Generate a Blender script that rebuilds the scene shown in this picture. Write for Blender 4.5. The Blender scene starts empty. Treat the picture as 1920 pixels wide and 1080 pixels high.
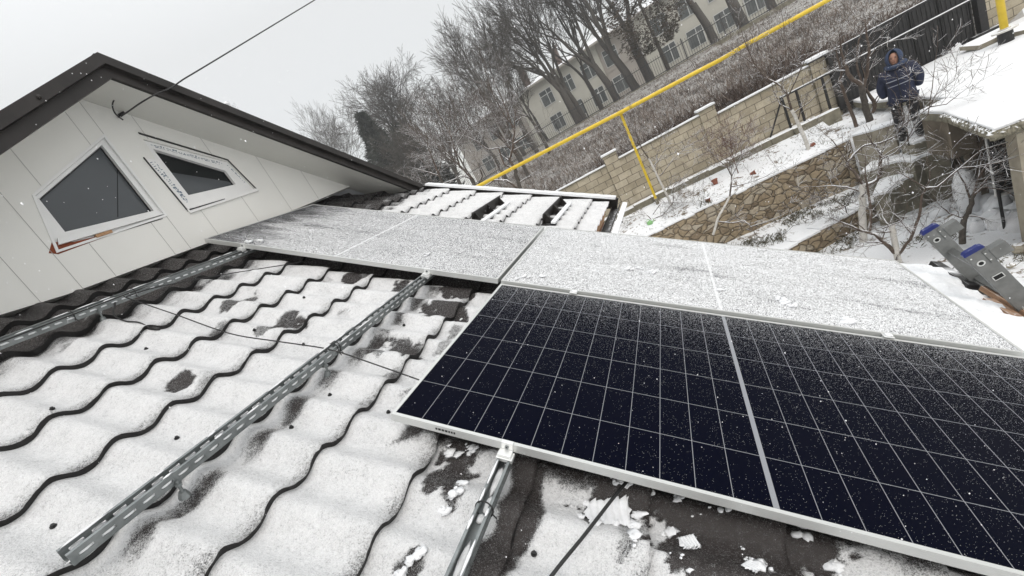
import bpy, math, random
import numpy as np
from mathutils import Vector, Matrix
R=math.radians
random.seed(7); rng=np.random.default_rng(5)
S=bpy.context.scene; COL=S.collection
# ------------------------------------------------------------------ camera
F,CX,CY=775.52,939.03,587.15
CAM=Vector((1.07365,-0.88846,0.46694))
RW=np.array([[0.8178165, 0.3239778, -0.4756202], [-0.3133161, -0.442581, -0.8402114], [-0.4827103, 0.8361582, -0.2604426]])            # rows: right, down, forward (solved from the solar panels)
PITCH=0.5286626
cam=bpy.data.objects.new('camera',bpy.data.cameras.new('camera')); COL.objects.link(cam)
m=Matrix.Identity(4)
for i in range(3):
    m[i][0]=RW[0][i]; m[i][1]=-RW[1][i]; m[i][2]=-RW[2][i]; m[i][3]=CAM[i]
cam.matrix_world=m
cam.data.sensor_width=36; cam.data.lens=F/1920*36
cam.data.shift_x=(960-CX)/1920; cam.data.shift_y=(CY-540)/1920
cam.data.clip_start=.03; cam.data.clip_end=2500
S.camera=cam
# ------------------------------------------------------------------ sky, sun, exposure
SUN_EL,SUN_AZ=R(52),R(138)
w=bpy.data.worlds.new('World'); S.world=w; w.use_nodes=True
nt=w.node_tree; nt.nodes.clear()
sky=nt.nodes.new('ShaderNodeTexSky'); sky.sky_type='NISHITA'; sky.sun_disc=False
sky.sun_elevation=SUN_EL; sky.sun_rotation=SUN_AZ
bg1=nt.nodes.new('ShaderNodeBackground'); bg1.inputs[1].default_value=.05; sky.dust_density=6; sky.altitude=200
bg2=nt.nodes.new('ShaderNodeBackground'); bg2.inputs[1].default_value=1.0
tc=nt.nodes.new('ShaderNodeTexCoord'); sx=nt.nodes.new('ShaderNodeSeparateXYZ')
rp=nt.nodes.new('ShaderNodeValToRGB')   # overcast dome: a little brighter towards the zenith
rp.color_ramp.elements[0].position=.45; rp.color_ramp.elements[0].color=(.80,.79,.75,1)
rp.color_ramp.elements[1].position=1; rp.color_ramp.elements[1].color=(1.55,1.58,1.58,1)
nz=nt.nodes.new('ShaderNodeTexNoise'); nz.inputs['Scale'].default_value=1.6; nz.inputs['Detail'].default_value=3
mr=nt.nodes.new('ShaderNodeMapRange'); mr.inputs[3].default_value=.985; mr.inputs[4].default_value=1.015
mul=nt.nodes.new('ShaderNodeMixRGB'); mul.blend_type='MULTIPLY'; mul.inputs[0].default_value=1
ad=nt.nodes.new('ShaderNodeAddShader'); out=nt.nodes.new('ShaderNodeOutputWorld')
lk=nt.links.new
lk(tc.outputs['Generated'],sx.inputs[0]); lk(sx.outputs[2],rp.inputs[0]); lk(tc.outputs['Generated'],nz.inputs['Vector'])
lk(nz.outputs[0],mr.inputs[0]); lk(rp.outputs[0],mul.inputs[1]); lk(mr.outputs[0],mul.inputs[2]); lk(mul.outputs[0],bg2.inputs[0])
lk(sky.outputs[0],bg1.inputs[0]); lk(bg1.outputs[0],ad.inputs[0]); lk(bg2.outputs[0],ad.inputs[1]); lk(ad.outputs[0],out.inputs[0])
sun=bpy.data.objects.new('sun',bpy.data.lights.new('sun','SUN')); COL.objects.link(sun)
sun.data.energy=.62; sun.data.angle=R(22); sun.data.color=(1,.985,.96)
sun.rotation_euler=(R(90)-SUN_EL,0,R(180)-SUN_AZ)
S.view_settings.view_transform='Standard'; S.view_settings.look='None'
S.view_settings.exposure=0.0; S.view_settings.gamma=1
S.cycles.max_bounces=5; S.cycles.diffuse_bounces=3; S.cycles.glossy_bounces=2; S.cycles.transparent_max_bounces=6
S.cycles.volume_bounces=0
# ------------------------------------------------------------------ helpers
def ray(px,py):
    v=RW.T@np.array([(px-CX)/F,(py-CY)/F,1.0]); return Vector(v)
def at(px,py,Y):
    "the point of the garden plane y=Y that a survey pixel of the photo measures"
    d=ray(px,py); return CAM+d*((Y-CAM.y)/d.y)
def atz(px,py,Z):
    d=ray(px,py); return CAM+d*((Z-CAM.z)/d.z)
def atx(px,py,X):
    d=ray(px,py); return CAM+d*((X-CAM.x)/d.x)
cp,sp=math.cos(PITCH),math.sin(PITCH)
MR=Matrix(((cp,0,sp),(0,1,0),(-sp,0,cp)))
def roof(u,v,h): return MR@Vector((u,v,h))
def tag(o,label=None,cat=None,group=None,kind=None):
    if label:o['label']=label
    if cat:o['category']=cat
    if group:o['group']=group
    if kind:o['kind']=kind
    return o
def empty(name,loc=(0,0,0),rot=(0,0,0),label=None,cat=None,group=None):
    o=bpy.data.objects.new(name,None); COL.objects.link(o); o.location=loc; o.rotation_euler=rot
    o.empty_display_size=.1
    return tag(o,label,cat,group)
class MB:
    def __init__(s): s.v=[];s.f=[];s.mi=[];s.cur=0
    def add(s,vs,fs):
        b=len(s.v); s.v+= [tuple(x) for x in vs]; s.f+=[tuple(i+b for i in f) for f in fs]; s.mi+=[s.cur]*len(fs); return s
    def box(s,a,b,M=None):
        (x0,y0,z0),(x1,y1,z1)=a,b
        v=[Vector(p) for p in ((x0,y0,z0),(x1,y0,z0),(x1,y1,z0),(x0,y1,z0),(x0,y0,z1),(x1,y0,z1),(x1,y1,z1),(x0,y1,z1))]
        if M is not None: v=[M@p for p in v]
        return s.add(v,[(0,3,2,1),(4,5,6,7),(0,1,5,4),(1,2,6,5),(2,3,7,6),(3,0,4,7)])
    def prism(s,poly,h0,h1,M=None):
        "poly in xy, extruded h0..h1 in z"
        n=len(poly); v=[Vector((x,y,h0)) for x,y in poly]+[Vector((x,y,h1)) for x,y in poly]
        if M is not None: v=[M@p for p in v]
        return s.add(v,[tuple(range(n-1,-1,-1)),tuple(range(n,2*n))]+[(i,(i+1)%n,n+(i+1)%n,n+i) for i in range(n)])
    def tube(s,pts,r,n=6,cap=True):
        pts=[Vector(p) for p in pts]; k=len(pts)
        if not hasattr(r,'__len__'): r=[r]*k
        b=len(s.v); prev=None
        for i,p in enumerate(pts):
            d=(pts[min(i+1,k-1)]-pts[max(i-1,0)])
            if d.length<1e-9:d=Vector((0,0,1))
            d.normalize()
            if prev is None:
                a=d.cross(Vector((0,0,1)) if abs(d.z)<.9 else Vector((1,0,0))).normalized()
            else:
                a=prev-d*prev.dot(d); 
                if a.length<1e-6:a=d.cross(Vector((1,0,0)))
                a.normalize()
            prev=a; c=d.cross(a)
            for j in range(n):
                t=2*math.pi*j/n; s.v.append(tuple(p+(a*math.cos(t)+c*math.sin(t))*r[i]))
        for i in range(k-1):
            for j in range(n):
                s.f.append((b+i*n+j,b+i*n+(j+1)%n,b+(i+1)*n+(j+1)%n,b+(i+1)*n+j)); s.mi.append(s.cur)
        if cap:
            s.f.append(tuple(b+j for j in range(n-1,-1,-1))); s.f.append(tuple(b+(k-1)*n+j for j in range(n))); s.mi+=[s.cur]*2
        return s
    def blob(s,c,r,seg=8,rings=6,jit=0,M=None):
        vs=[];fs=[]
        for i in range(rings+1):
            th=math.pi*i/rings
            for j in range(seg):
                ph=2*math.pi*j/seg; q=1+random.uniform(-jit,jit)
                p=Vector((math.sin(th)*math.cos(ph)*r[0]*q,math.sin(th)*math.sin(ph)*r[1]*q,math.cos(th)*r[2]*q))
                if M is not None:p=M@p
                vs.append(Vector(c)+p)
        for i in range(rings):
            for j in range(seg): fs.append((i*seg+j,(i+1)*seg+j,(i+1)*seg+(j+1)%seg,i*seg+(j+1)%seg))
        return s.add(vs,fs)
    def build(s,name,mats,parent=None,smooth=False,bevel=0):
        me=bpy.data.meshes.new(name); me.from_pydata(s.v,[],s.f)
        if not isinstance(mats,(list,tuple)): mats=[mats]
        for q in mats: me.materials.append(q)
        if len(mats)>1: me.polygons.foreach_set('material_index',s.mi)
        if smooth: me.polygons.foreach_set('use_smooth',[True]*len(me.polygons))
        me.update()
        o=bpy.data.objects.new(name,me); COL.objects.link(o)
        if parent: o.parent=parent
        if bevel:
            bm=o.modifiers.new('b','BEVEL'); bm.width=bevel; bm.segments=2; bm.limit_method='ANGLE'
        return o
# ---- materials
def mat(name,color=(.5,.5,.5),rough=.7,metal=0,spec=.5):
    q=bpy.data.materials.new(name); q.use_nodes=True
    b=q.node_tree.nodes['Principled BSDF']; b.inputs['Base Color'].default_value=(*color,1)
    b.inputs['Roughness'].default_value=rough; b.inputs['Metallic'].default_value=metal
    b.inputs['Specular IOR Level'].default_value=spec
    return q
class NG:
    "small node-graph helper"
    def __init__(s,q): s.q=q; s.t=q.node_tree; s.b=s.t.nodes['Principled BSDF']
    def n(s,t,**k):
        x=s.t.nodes.new('ShaderNode'+t)
        for a,b in k.items(): setattr(x,a,b)
        return x
    def l(s,a,b): s.t.links.new(a,b)
    def coord(s,kind='Object',scale=None,loc=None,rot=None):
        c=s.n('TexCoord').outputs[kind]
        if scale or loc or rot:
            mp=s.n('Mapping')
            if scale: mp.inputs['Scale'].default_value=scale
            if loc: mp.inputs['Location'].default_value=loc
            if rot: mp.inputs['Rotation'].default_value=rot
            s.l(c,mp.inputs[0]); c=mp.outputs[0]
        return c
    def noise(s,scale,detail=3,rough=.55,vec=None,dist=0):
        x=s.n('TexNoise'); x.inputs['Scale'].default_value=scale; x.inputs['Detail'].default_value=detail
        x.inputs['Roughness'].default_value=rough; x.inputs['Distortion'].default_value=dist
        if vec is None: vec=s.coord()
        s.l(vec,x.inputs['Vector']); return x.outputs[0]
    def math(s,op,a,b=None,c=None,clamp=False):
        x=s.n('Math',operation=op); x.use_clamp=clamp
        for i,v in enumerate((a,b,c)):
            if v is None: continue
            if isinstance(v,(int,float)): x.inputs[i].default_value=v
            else: s.l(v,x.inputs[i])
        return x.outputs[0]
    def ramp(s,f,stops):
        x=s.n('ValToRGB'); e=x.color_ramp.elements
        while len(e)<len(stops): e.new(.5)
        for i,(p,c) in enumerate(stops):
            e[i].position=p; e[i].color=(*c,1) if hasattr(c,'__len__') else (c,c,c,1)
        s.l(f,x.inputs[0]); return x.outputs[0]
    def sstep(s,f,a,b):
        x=s.n('MapRange',interpolation_type='SMOOTHSTEP'); x.inputs[1].default_value=a; x.inputs[2].default_value=b
        s.l(f,x.inputs[0]); return x.outputs[0]
    def mix(s,f,a,b,blend='MIX'):
        x=s.n('MixRGB',blend_type=blend)
        for i,v in enumerate((f,a,b)):
            if isinstance(v,(int,float)): x.inputs[i].default_value=v if i==0 else (v,v,v,1)
            elif isinstance(v,tuple): x.inputs[i].default_value=(*v,1)
            else: s.l(v,x.inputs[i])
        return x.outputs[0]
    def base(s,c): s.l(c,s.b.inputs['Base Color']); return s
    def rough(s,c): s.l(c,s.b.inputs['Roughness']); return s
    def bump(s,h,strength=.4,dist=.01):
        x=s.n('Bump'); x.inputs['Strength'].default_value=strength; x.inputs['Distance'].default_value=dist
        s.l(h,x.inputs['Height']); s.l(x.outputs[0],s.b.inputs['Normal']); return s
    def normz(s):
        g=s.n('NewGeometry'); x=s.n('SeparateXYZ'); s.l(g.outputs['Normal'],x.inputs[0]); return x.outputs[2]
SNOW=(.84,.855,.87)
def varied(name,c0,c1,scale,rough=.7,metal=0,bump=.2,bd=.005,detail=4,spec=.4,snow=None,snowscale=6,stretch=None):
    "two-tone procedural surface; snow=(lo,hi) lets snow lie where the real surface faces up"
    q=mat(name,c0,rough,metal,spec); g=NG(q)
    vec=g.coord(scale=stretch) if stretch else g.coord()
    f=g.noise(scale,detail,vec=vec); c=g.ramp(f,[(.3,c0),(.7,c1)])
    if snow:
        k=g.math('ADD',g.normz(),g.math('MULTIPLY',g.math('SUBTRACT',g.noise(snowscale,3),.5),1.1))
        k=g.sstep(k,*snow); c=g.mix(k,c,SNOW)
        g.rough(g.mix(k,rough,.8))
    g.base(c)
    if bump: g.bump(f,bump,bd)
    return q
M={}
# snow sheet
def snow_mat(name,scale=1.0,tint=SNOW,dirt=.0,lo=(.10,.08,.06)):
    q=mat(name,tint,.75,0,.25); g=NG(q)
    n1=g.noise(60*scale,5,.65); n2=g.noise(3.0*scale,4,.6); n3=g.noise(14*scale,5,.7)
    c=g.ramp(n1,[(.3,tuple(x*.88 for x in tint)),(.7,tint)])
    if dirt>0:
        k=g.math('ADD',g.math('MULTIPLY',n2,.6),g.math('MULTIPLY',n3,.6))
        k=g.sstep(k,.60+.12*(1-dirt),.68+.12*(1-dirt)); 
        c=g.mix(k,c,g.ramp(n1,[(.3,lo),(.7,tuple(x*2.6 for x in lo))]))
    g.base(c); g.bump(g.math('ADD',g.math('MULTIPLY',n1,.25),n3),.55,.012/scale)
    return q
M['snow']=snow_mat('fresh_snow')
M['snow_ground']=snow_mat('snow_over_soil',.8,dirt=.62)
M['snow_slab']=snow_mat('snow_on_yard',.7,tint=(.85,.86,.87))
M['snow_slope']=snow_mat('thin_snow_on_dry_grass',.9,tint=(.40,.39,.37),dirt=.98,lo=(.07,.06,.05))
M['alu']=varied('brushed_aluminium',(.60,.61,.60),(.70,.71,.69),40,.42,.55,.05,.001,stretch=(1,30,30))
M['alu_side']=M['alu']
M['alu_dark']=varied('weathered_aluminium',(.13,.135,.13),(.20,.205,.20),18,.55,.25,.1,.002)
M['galv']=varied('galvanised_steel',(.17,.185,.187),(.29,.31,.31),25,.42,.6,.05,.001,detail=6)
M['zinc']=mat('clamp_aluminium',(.78,.79,.78),.35,.5)
M['cable']=mat('black_cable',(.012,.012,.012),.5)
M['blackmetal']=varied('black_metal',(.008,.008,.009),(.022,.021,.021),12,.5,.2,.1,.003,snow=(.75,1.25),snowscale=9)
M['trim']=varied('dark_brown_sheet_metal',(.013,.011,.010),(.028,.024,.022),7,.45,.2,.1,.002,snow=(.85,1.35),snowscale=30)
M['trim_top']=varied('snowy_sheet_metal',(.03,.027,.026),(.05,.045,.044),7,.5,.1,.1,.002,snow=(.45,.85),snowscale=14)
M['yellow']=varied('yellow_gas_pipe_paint',(.62,.43,.02),(.72,.52,.035),7,.45,0,.05,.002,snow=(.86,1.2),snowscale=10)
M['wood']=varied('raw_pine_wood',(.36,.20,.10),(.52,.32,.18),9,.75,0,.2,.002,stretch=(1,12,12))
M['redwood']=varied('red_brown_board',(.16,.035,.012),(.25,.06,.02),22,.8,0,.5,.01)
M['plank']=varied('wet_plank',(.20,.11,.06),(.38,.24,.15),8,.8,0,.4,.004,snow=(.8,1.35),snowscale=12,stretch=(12,1,12))
M['concrete']=varied('mossy_concrete',(.12,.112,.08),(.25,.23,.175),5,.9,0,.6,.02,detail=7,snow=(.5,.8))
M['concrete_pale']=varied('pale_concrete',(.22,.195,.15),(.36,.33,.26),4,.9,0,.5,.015,detail=7,snow=(.6,.9))
M['terracotta']=varied('terracotta',(.18,.06,.035),(.26,.09,.055),14,.8,0,.2,.005,snow=(.7,1.0))
M['green']=mat('green_plastic',(.22,.45,.18),.5)
M['darkhole']=mat('dark_opening',(.006,.006,.006),.9)
M['white_paint']=varied('white_painted_frame',(.55,.55,.53),(.68,.68,.66),9,.6)
M['blue']=varied('blue_plastic',(.006,.014,.11),(.010,.022,.16),20,.4,0,.05,.001,snow=(.95,1.45),snowscale=60)
M['limewash']=varied('whitewashed_bark',(.45,.43,.39),(.66,.64,.60),16,.9,0,.5,.01,snow=(.7,1.1))
# ================================================================== SETTING: ground
TH=.181; DX,DY=math.cos(TH),math.sin(TH); WX,WY=-1.011,12.838
def wallpt(s,t,z): return Vector((WX+DX*s-DY*t,WY+DY*s+DX*t,z))
def lattice(n,m,seed):
    return np.random.default_rng(seed).random((n,m))
_L=lattice(256,256,3)
def vnoise(x,y,f):
    x=np.asarray(x)*f+1000.3; y=np.asarray(y)*f+1000.7
    i=np.floor(x).astype(int); j=np.floor(y).astype(int); a=x-i; b=y-j
    a=a*a*(3-2*a); b=b*b*(3-2*b)
    g=lambda p,q:_L[p%256,q%256]
    return (g(i,j)*(1-a)+g(i+1,j)*a)*(1-b)+(g(i,j+1)*(1-a)+g(i+1,j+1)*a)*b
def fbm(x,y,f,o=4):
    s=0;a=.5
    for k in range(o): s=s+a*vnoise(x,y,f*2**k); a*=.5
    return s
def gz(x,y):
    x=np.asarray(x,float); y=np.asarray(y,float)
    t=-(x-WX)*DY+(y-WY)*DX
    ys=10.50+.255*(x+.2); yl=9.62+.5*(x-2.5)
    far=np.where(y<36,-1.0+(y-13.2)*.1145,np.where(y<50,1.61+(y-36)*.03,2.03+np.minimum((y-50)*.02,6)))
    far=np.where(x<-14,far-np.clip((-14-x)*.08,0,4),far)
    ter=-2.5+.47*np.clip((y-ys)/np.maximum(WY+DY*(x-WX)-ys,.5),0,1)
    low=np.full_like(x,-4.15)
    low=np.where((y>yl)&(x<4.3),-3.74+.15*np.clip((y-yl)/np.maximum(ys-yl,.3),0,1),low)
    z=np.where(y>ys,ter,low)
    z=np.where((x>=4.35),np.where(y>11.75,-2.35,-4.15),z)
    z=np.where((x>=5.35)&(y>11.25),-2.22,z)
    z=np.where((x>9.0)&(y<7),-4.15,z)
    z=np.where(t>.12,np.where(x>5.1,np.maximum(far-.2,-2.2+(t)*.09),far),z)
    amp=np.where(t>.12,.10,.05)
    return z+(fbm(x,y,1.3,3)-.5)*amp
xs=np.unique(np.concatenate([np.linspace(-600,-20,14),np.linspace(-20,-3,50),np.linspace(-3,7.5,150),np.linspace(7.5,20,40),np.linspace(20,600,14)]))
ys_=np.unique(np.concatenate([np.linspace(-400,-6,8),np.linspace(-6,7,25),np.linspace(7,14.2,130),np.linspace(14.2,40,70),np.linspace(40,60,12),np.linspace(60,900,12)]))
XX,YY=np.meshgrid(xs,ys_); ZZ=gz(XX,YY)
nx,ny=len(xs),len(ys_)
me=bpy.data.meshes.new('ground')
idx=np.arange(nx*ny).reshape(ny,nx)
fc=np.stack([idx[:-1,:-1],idx[:-1,1:],idx[1:,1:],idx[1:,:-1]],-1).reshape(-1,4)
me.from_pydata(np.stack([XX,YY,ZZ],-1).reshape(-1,3).tolist(),[],fc.tolist())
me.materials.append(M['snow_ground']); me.materials.append(M['snow_slope'])
cxm=XX[:-1,:-1].ravel(); cym=YY[:-1,:-1].ravel(); tt=-(cxm-WX)*DY+(cym-WY)*DX
me.polygons.foreach_set('material_index',(tt>.0).astype(int)); me.polygons.foreach_set('use_smooth',[True]*len(fc)); me.update()
ground=bpy.data.objects.new('ground',me); COL.objects.link(ground); ground['kind']='structure'
def gzs(x,y): return float(gz(np.array([x]),np.array([y]))[0])
# ================================================================== HOUSE
house=empty('house',roof(-2.5,1.0,-.12),label='white clad house with a snowy wavy metal tile roof, the camera stands on it',cat='house')
HI=Matrix.Translation(-house.location)
def hpart(mb,name,mats,parent=None,**k):
    "geometry is written in world metres; the house empty sits at its base"
    p=parent or house
    o=mb.build(name,mats,p,**k)
    o.matrix_parent_inverse=Matrix.Translation(-house.location) if p is house else Matrix.Identity(4)
    return o
PER,UO=.349,-.205
def local(u): return ((u-UO)/PER)%1.0
def tile_h(u,v,drop=.030):
    wv=.5+.5*np.cos(2*np.pi*(v+.13)/.19)
    wv=wv**1.25*2-1
    return -.130+.020*wv+drop*(local(u)-.5)
patches=[(-1.05,0,.07,.06,.9),(-.99,.55,.10,.09,.8),(-1.03,.46,.07,.06,.6),(-1.25,.37,.06,.05,.3),(-1.45,.65,.06,.12,.75),(-1.51,.86,.05,.06,.3),(-1.05,1.15,.05,.09,.95),(-.97,1.23,.05,.05,.6),(-1.21,1.11,.04,.04,.4),
 (-.31,.53,.09,.08,.8),(-.36,.47,.06,.06,.6),(-.27,.94,.12,.10,.9),(-.16,.90,.05,.06,.8),(-.29,1.19,.10,.07,.95),(-.66,1.13,.06,.10,.8),(-.45,.53,.04,.05,.5),(-.79,.74,.04,.04,.3),(-.1,.6,.05,.07,.5),(-.13,.75,.05,.06,.5),
 (.23,-.04,.07,.09,.85),(.24,.03,.06,.05,.5),(.28,-.14,.03,.06,.7),(.74,0,.10,.07,1.0),(.80,.03,.05,.06,.8),(.69,-.08,.03,.03,.8),(.79,-.10,.03,.07,.5),(1.0,-.03,.15,.13,1.1),(1.18,.02,.14,.12,1.0),(.90,.04,.07,.06,.9),(1.08,-.16,.16,.10,.9),(1.28,-.1,.05,.25,.8),(.27,-.36,.045,.05,.8),(-.9,.30,.04,.05,.25),(-.05,.2,.05,.05,.5),(-.02,.15,.03,.03,.6),(-.48,-.42,.05,.05,.3)]
def ss(a,b,x): 
    t=np.clip((x-a)/(b-a),0,1); return t*t*(3-2*t)
def snow_cover(u,v):
    s=np.ones_like(u); l=local(u); n=fbm(u,v,14,4)-.5; n2=fbm(u+9,v+4,45,3)-.47
    wv=.5+.5*np.cos(2*np.pi*(v+.13)/.19)
    s=s-.55*ss(.78,1.0,l)*(1-.55*wv)
    s=s-.10*ss(0.10,0,l)
    # sheltered strip below each rail, the wall foot, and the cover of the panels
    near=(v<1.2)
    d=np.abs(u+.455+.01*np.sin(v*9)); s=s-near*np.clip(.72+.22*np.cos(2*np.pi*(v+.53)/.19)+n*1.6,.15,1.02)*(1-ss(.0,.070,d+n*.09))
    d=np.abs(u-.475+.02*np.sin(v*14)); s=s-(v<.05)*1.1*(1-ss(.035,.07,d+n*.05))
    s=s-near*.95*(1-ss(-2.06,-1.90,u+n*.25)); s=s-near*.45*(1-ss(-1.9,-1.72,u+n*.2))
    s=s-(~near)*.95*(1-ss(-2.15,-1.65,u+n*.5))
    def inside(u0,u1,v0,v1): return np.minimum(np.minimum(u-u0,u1-u),np.minimum(v-v0,v1-v))
    for r in ((0,2.28,0,1.15),(-.03,2.27,1.15,2.30),(-2.31,-.03,1.19,2.32)):
        s=s-1.1*ss(-.01,.10,inside(*r)+n*.12)
    for (pu,pv,ru,rv,k) in patches:
        d=np.sqrt(((u-pu)/ru)**2+((v-pv)/rv)**2)+n*1.5+n2*.9
        s=s-k*1.05*(1-ss(.75,1.05,d))
    s=s-.30*ss(.62,.78,fbm(u+3,v+7,5,4))*near
    return np.clip(s,0,1)
def roof_mesh(name,u0,u1,v0,v1,du,dv):
    us=[];drop=[]
    k0=math.ceil((u0-UO)/PER); edges=[UO+PER*k for k in range(k0,k0+40) if UO+PER*k<u1-.01]
    cur=u0; seq=[]
    for e in edges+[u1]:
        n=max(2,int((e-cur)/du)); seq+=[cur+(e-1e-5-cur)*i/n for i in range(n+1)]; cur=e+1e-5
    us=np.array(seq); vs=np.arange(v0,v1+dv,dv); vs[-1]=v1
    U,V=np.meshgrid(us,vs,indexing='ij'); H=tile_h(U,V); SN=snow_cover(U,V)
    l=local(U)
    bump=(fbm(U,V,9,4)-.47)*.008+(fbm(U+5,V,40,3)-.45)*.005
    H=H+ss(.15,.8,SN)*(.007*(1-ss(.93,1,l))+bump)
    # rounded snow lip overhanging the dark gap
    Uo=U+(.004+(fbm(U*0+np.floor((U-UO)/PER+1e-6),V,28,4)-.45)*.022)*ss(.93,1,l)
    a,b=U.shape; P=np.stack([Uo*cp+H*sp,V,-Uo*sp+H*cp],-1).reshape(-1,3)
    idx=np.arange(a*b).reshape(a,b)
    fq=np.stack([idx[:-1,:-1],idx[1:,:-1],idx[1:,1:],idx[:-1,1:]],-1)
    isdrop=(np.diff(us)<1e-4)
    SNa=SN.copy(); 
    me=bpy.data.meshes.new(name)
    fq=fq.reshape(-1,4); me.vertices.add(len(P)); me.vertices.foreach_set('co',P.ravel())
    me.loops.add(fq.size); me.loops.foreach_set('vertex_index',fq.ravel())
    me.polygons.add(len(fq)); me.polygons.foreach_set('loop_start',np.arange(len(fq))*4)
    me.polygons.foreach_set('material_index',np.repeat(isdrop.astype(int),b-1))
    me.polygons.foreach_set('use_smooth',np.repeat(~isdrop,b-1))
    me.update(calc_edges=True)
    at_=me.attributes.new('snow','FLOAT','POINT'); at_.data.foreach_set('value',SNa.ravel().astype(np.float32))
    o=bpy.data.objects.new(name,me); COL.objects.link(o); o.parent=house; o.matrix_parent_inverse=HI
    me.materials.append(M['roof']); me.materials.append(M['gap'])
    return o
q=mat('snow_dusted_metal_tile',(.04,.036,.034),.6,0,.35); g=NG(q)
a=g.n('Attribute',attribute_name='snow').outputs['Fac']
f1=g.noise(260,3,.7); f2=g.noise(80,4,.7); f3=g.noise(11,4,.6)
f4=g.noise(900,1,.6); e=g.math('ADD',a,g.math('MULTIPLY',g.math('SUBTRACT',f1,.5),1.5)); e=g.math('ADD',e,g.math('MULTIPLY',g.math('SUBTRACT',f4,.5),1.6)); e=g.math('ADD',e,g.math('MULTIPLY',g.math('SUBTRACT',f2,.5),.6))
k=g.sstep(e,.12,.50)
met=g.ramp(f2,[(.3,(.018,.014,.013)),(.7,(.050,.043,.041))])
sn=g.ramp(g.math('ADD',g.math('MULTIPLY',f1,.5),g.math('ADD',g.math('MULTIPLY',f2,.3),g.math('MULTIPLY',f3,.2))),[(.34,(.40,.405,.41)),(.46,(.72,.725,.73)),(.60,(.87,.875,.88))])
g.base(g.mix(k,met,sn)); g.bump(g.math('MULTIPLY',g.math('ADD',g.math('MULTIPLY',f1,.5),f2),k),1.0,.010)
M['roof']=q
M['gap']=mat('tile_step_face',(.012,.011,.011),.7)
roof_mesh('tiled_roof',-3.2,2.74,-2.1,2.66,.012,.010)
roof_mesh('tiled_roof',-3.6,.33,2.665,3.93,.02,.014)
# deck under the tiles and outer walls
def rbox(mb,a,b): # box in roof coordinates
    return mb.box(a,b,MR)
mb=MB(); rbox(mb,(-3.6,-2.1,-.34),(2.70,2.64,-.20)); rbox(mb,(-3.6,2.65,-.34),(.30,3.90,-.20)); hpart(mb,'roof_deck',M['wood'])
M['brickwall']=varied('brown_plaster',(.17,.08,.045),(.24,.12,.07),6,.9,0,.3,.01)
mb=MB(); mb.box((-7.5,-2.0,-4.3),(2.05,2.55,-1.55)); mb.box((-7.5,2.57,-4.3),(.10,3.8,-.32)); mb.box((-7.5,-2.0,-1.54),(-2.35,3.8,.9)); hpart(mb,'outer_wall',M['brickwall'])
# eave gutters
def gutter(mb,u,v0,v1,h=-.17,r=.055):
    n=8; prof=[(r*math.cos(math.pi+math.pi*i/n),r*math.sin(math.pi+math.pi*i/n)) for i in range(n+1)]
    prof2=[(x*.9,y*.9) for x,y in prof][::-1]
    ring=prof+prof2; c=roof(u,0,h)
    vs=[Vector((c.x+x,v,c.z+y)) for v in (v0,v1) for x,y in ring]; n2=len(ring)
    mb.add(vs,[(i,(i+1)%n2,n2+(i+1)%n2,n2+i) for i in range(n2)]+[tuple(range(n2)),tuple(range(2*n2-1,n2-1,-1))])
mb=MB(); gutter(mb,2.80,-2.1,2.70,-.175); hpart(mb,'gutter',M['trim'],smooth=False)
mb=MB(); gutter(mb,.40,2.70,3.96,-.16,.05); hpart(mb,'gutter',M['trim'])
mb=MB(); rbox(mb,(.47,2.72,-.155),(.52,3.99,-.125)); hpart(mb,'eave_board',M['snow'])
# verge trim at the far end of the roof
mb=MB(); rbox(mb,(-3.0,3.935,-.20),(.42,3.985,-.080)); rbox(mb,(-3.0,3.885,-.096),(.40,3.934,-.082)); hpart(mb,'verge_trim',M['trim'])
mb=MB(); 
for i in range(40):
    ua=-1.95+i*.0585; 
    rbox(mb,(ua,3.872+random.uniform(0,.008),-.0795),(ua+.0585,3.975,-.058+random.uniform(0,.005)))
hpart(mb,'verge_snow',M['snow'])
# snow guards
for (u0,va,vb) in ((-.78,2.60,3.40),(-.155,2.78,3.62)):
    mb=MB(); rbox(mb,(u0-.006,va,-.125),(u0,vb,-.02)); 
    for i in range(3):
        vv=va+.06+i*(vb-va-.12)/2
        mb.add([roof(u0,vv,-.03),roof(u0,vv+.012,-.03),roof(u0+.10,vv+.012,-.118),roof(u0+.10,vv,-.118),roof(u0,vv,-.118),roof(u0,vv+.012,-.118)],[(0,1,2,3),(0,3,4),(1,5,2),(3,2,5,4)])
    rbox(mb,(u0-.02,va,-.128),(u0+.11,vb,-.122))
    gd=hpart(mb,'snow_guard',M['trim'])
    mb=MB(); rbox(mb,(u0+.075,va,-.100),(u0+.115,vb,-.082)); sgo=mb.build('snow_strip',M['snow'],gd)
# ---- gable
XW=-2.202; XF=-1.80
q=mat('white_cladding_panel',(.62,.62,.585),.45,0,.4); g=NG(q)
n=g.noise(1.4,3); g.base(g.ramp(n,[(.3,(.75,.745,.71)),(.7,(.80,.795,.76))])); g.bump(g.noise(5,2),.06,.01); M['clad']=q
M['seam']=mat('cladding_seam',(.36,.355,.34),.8)
M['soffit']=varied('cream_soffit',(.66,.655,.61),(.71,.705,.66),2,.5,0,.03,.003)
base=[(-1.60,1.16),(.09,1.160),(.39,1.150),(1.30,1.178),(2.34,1.224),(3.13,1.279)]
RY0,RZ0=1.232,2.36; SL=.535          # rake line on the wall plane (under the soffit)
right_end=3.25
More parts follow.
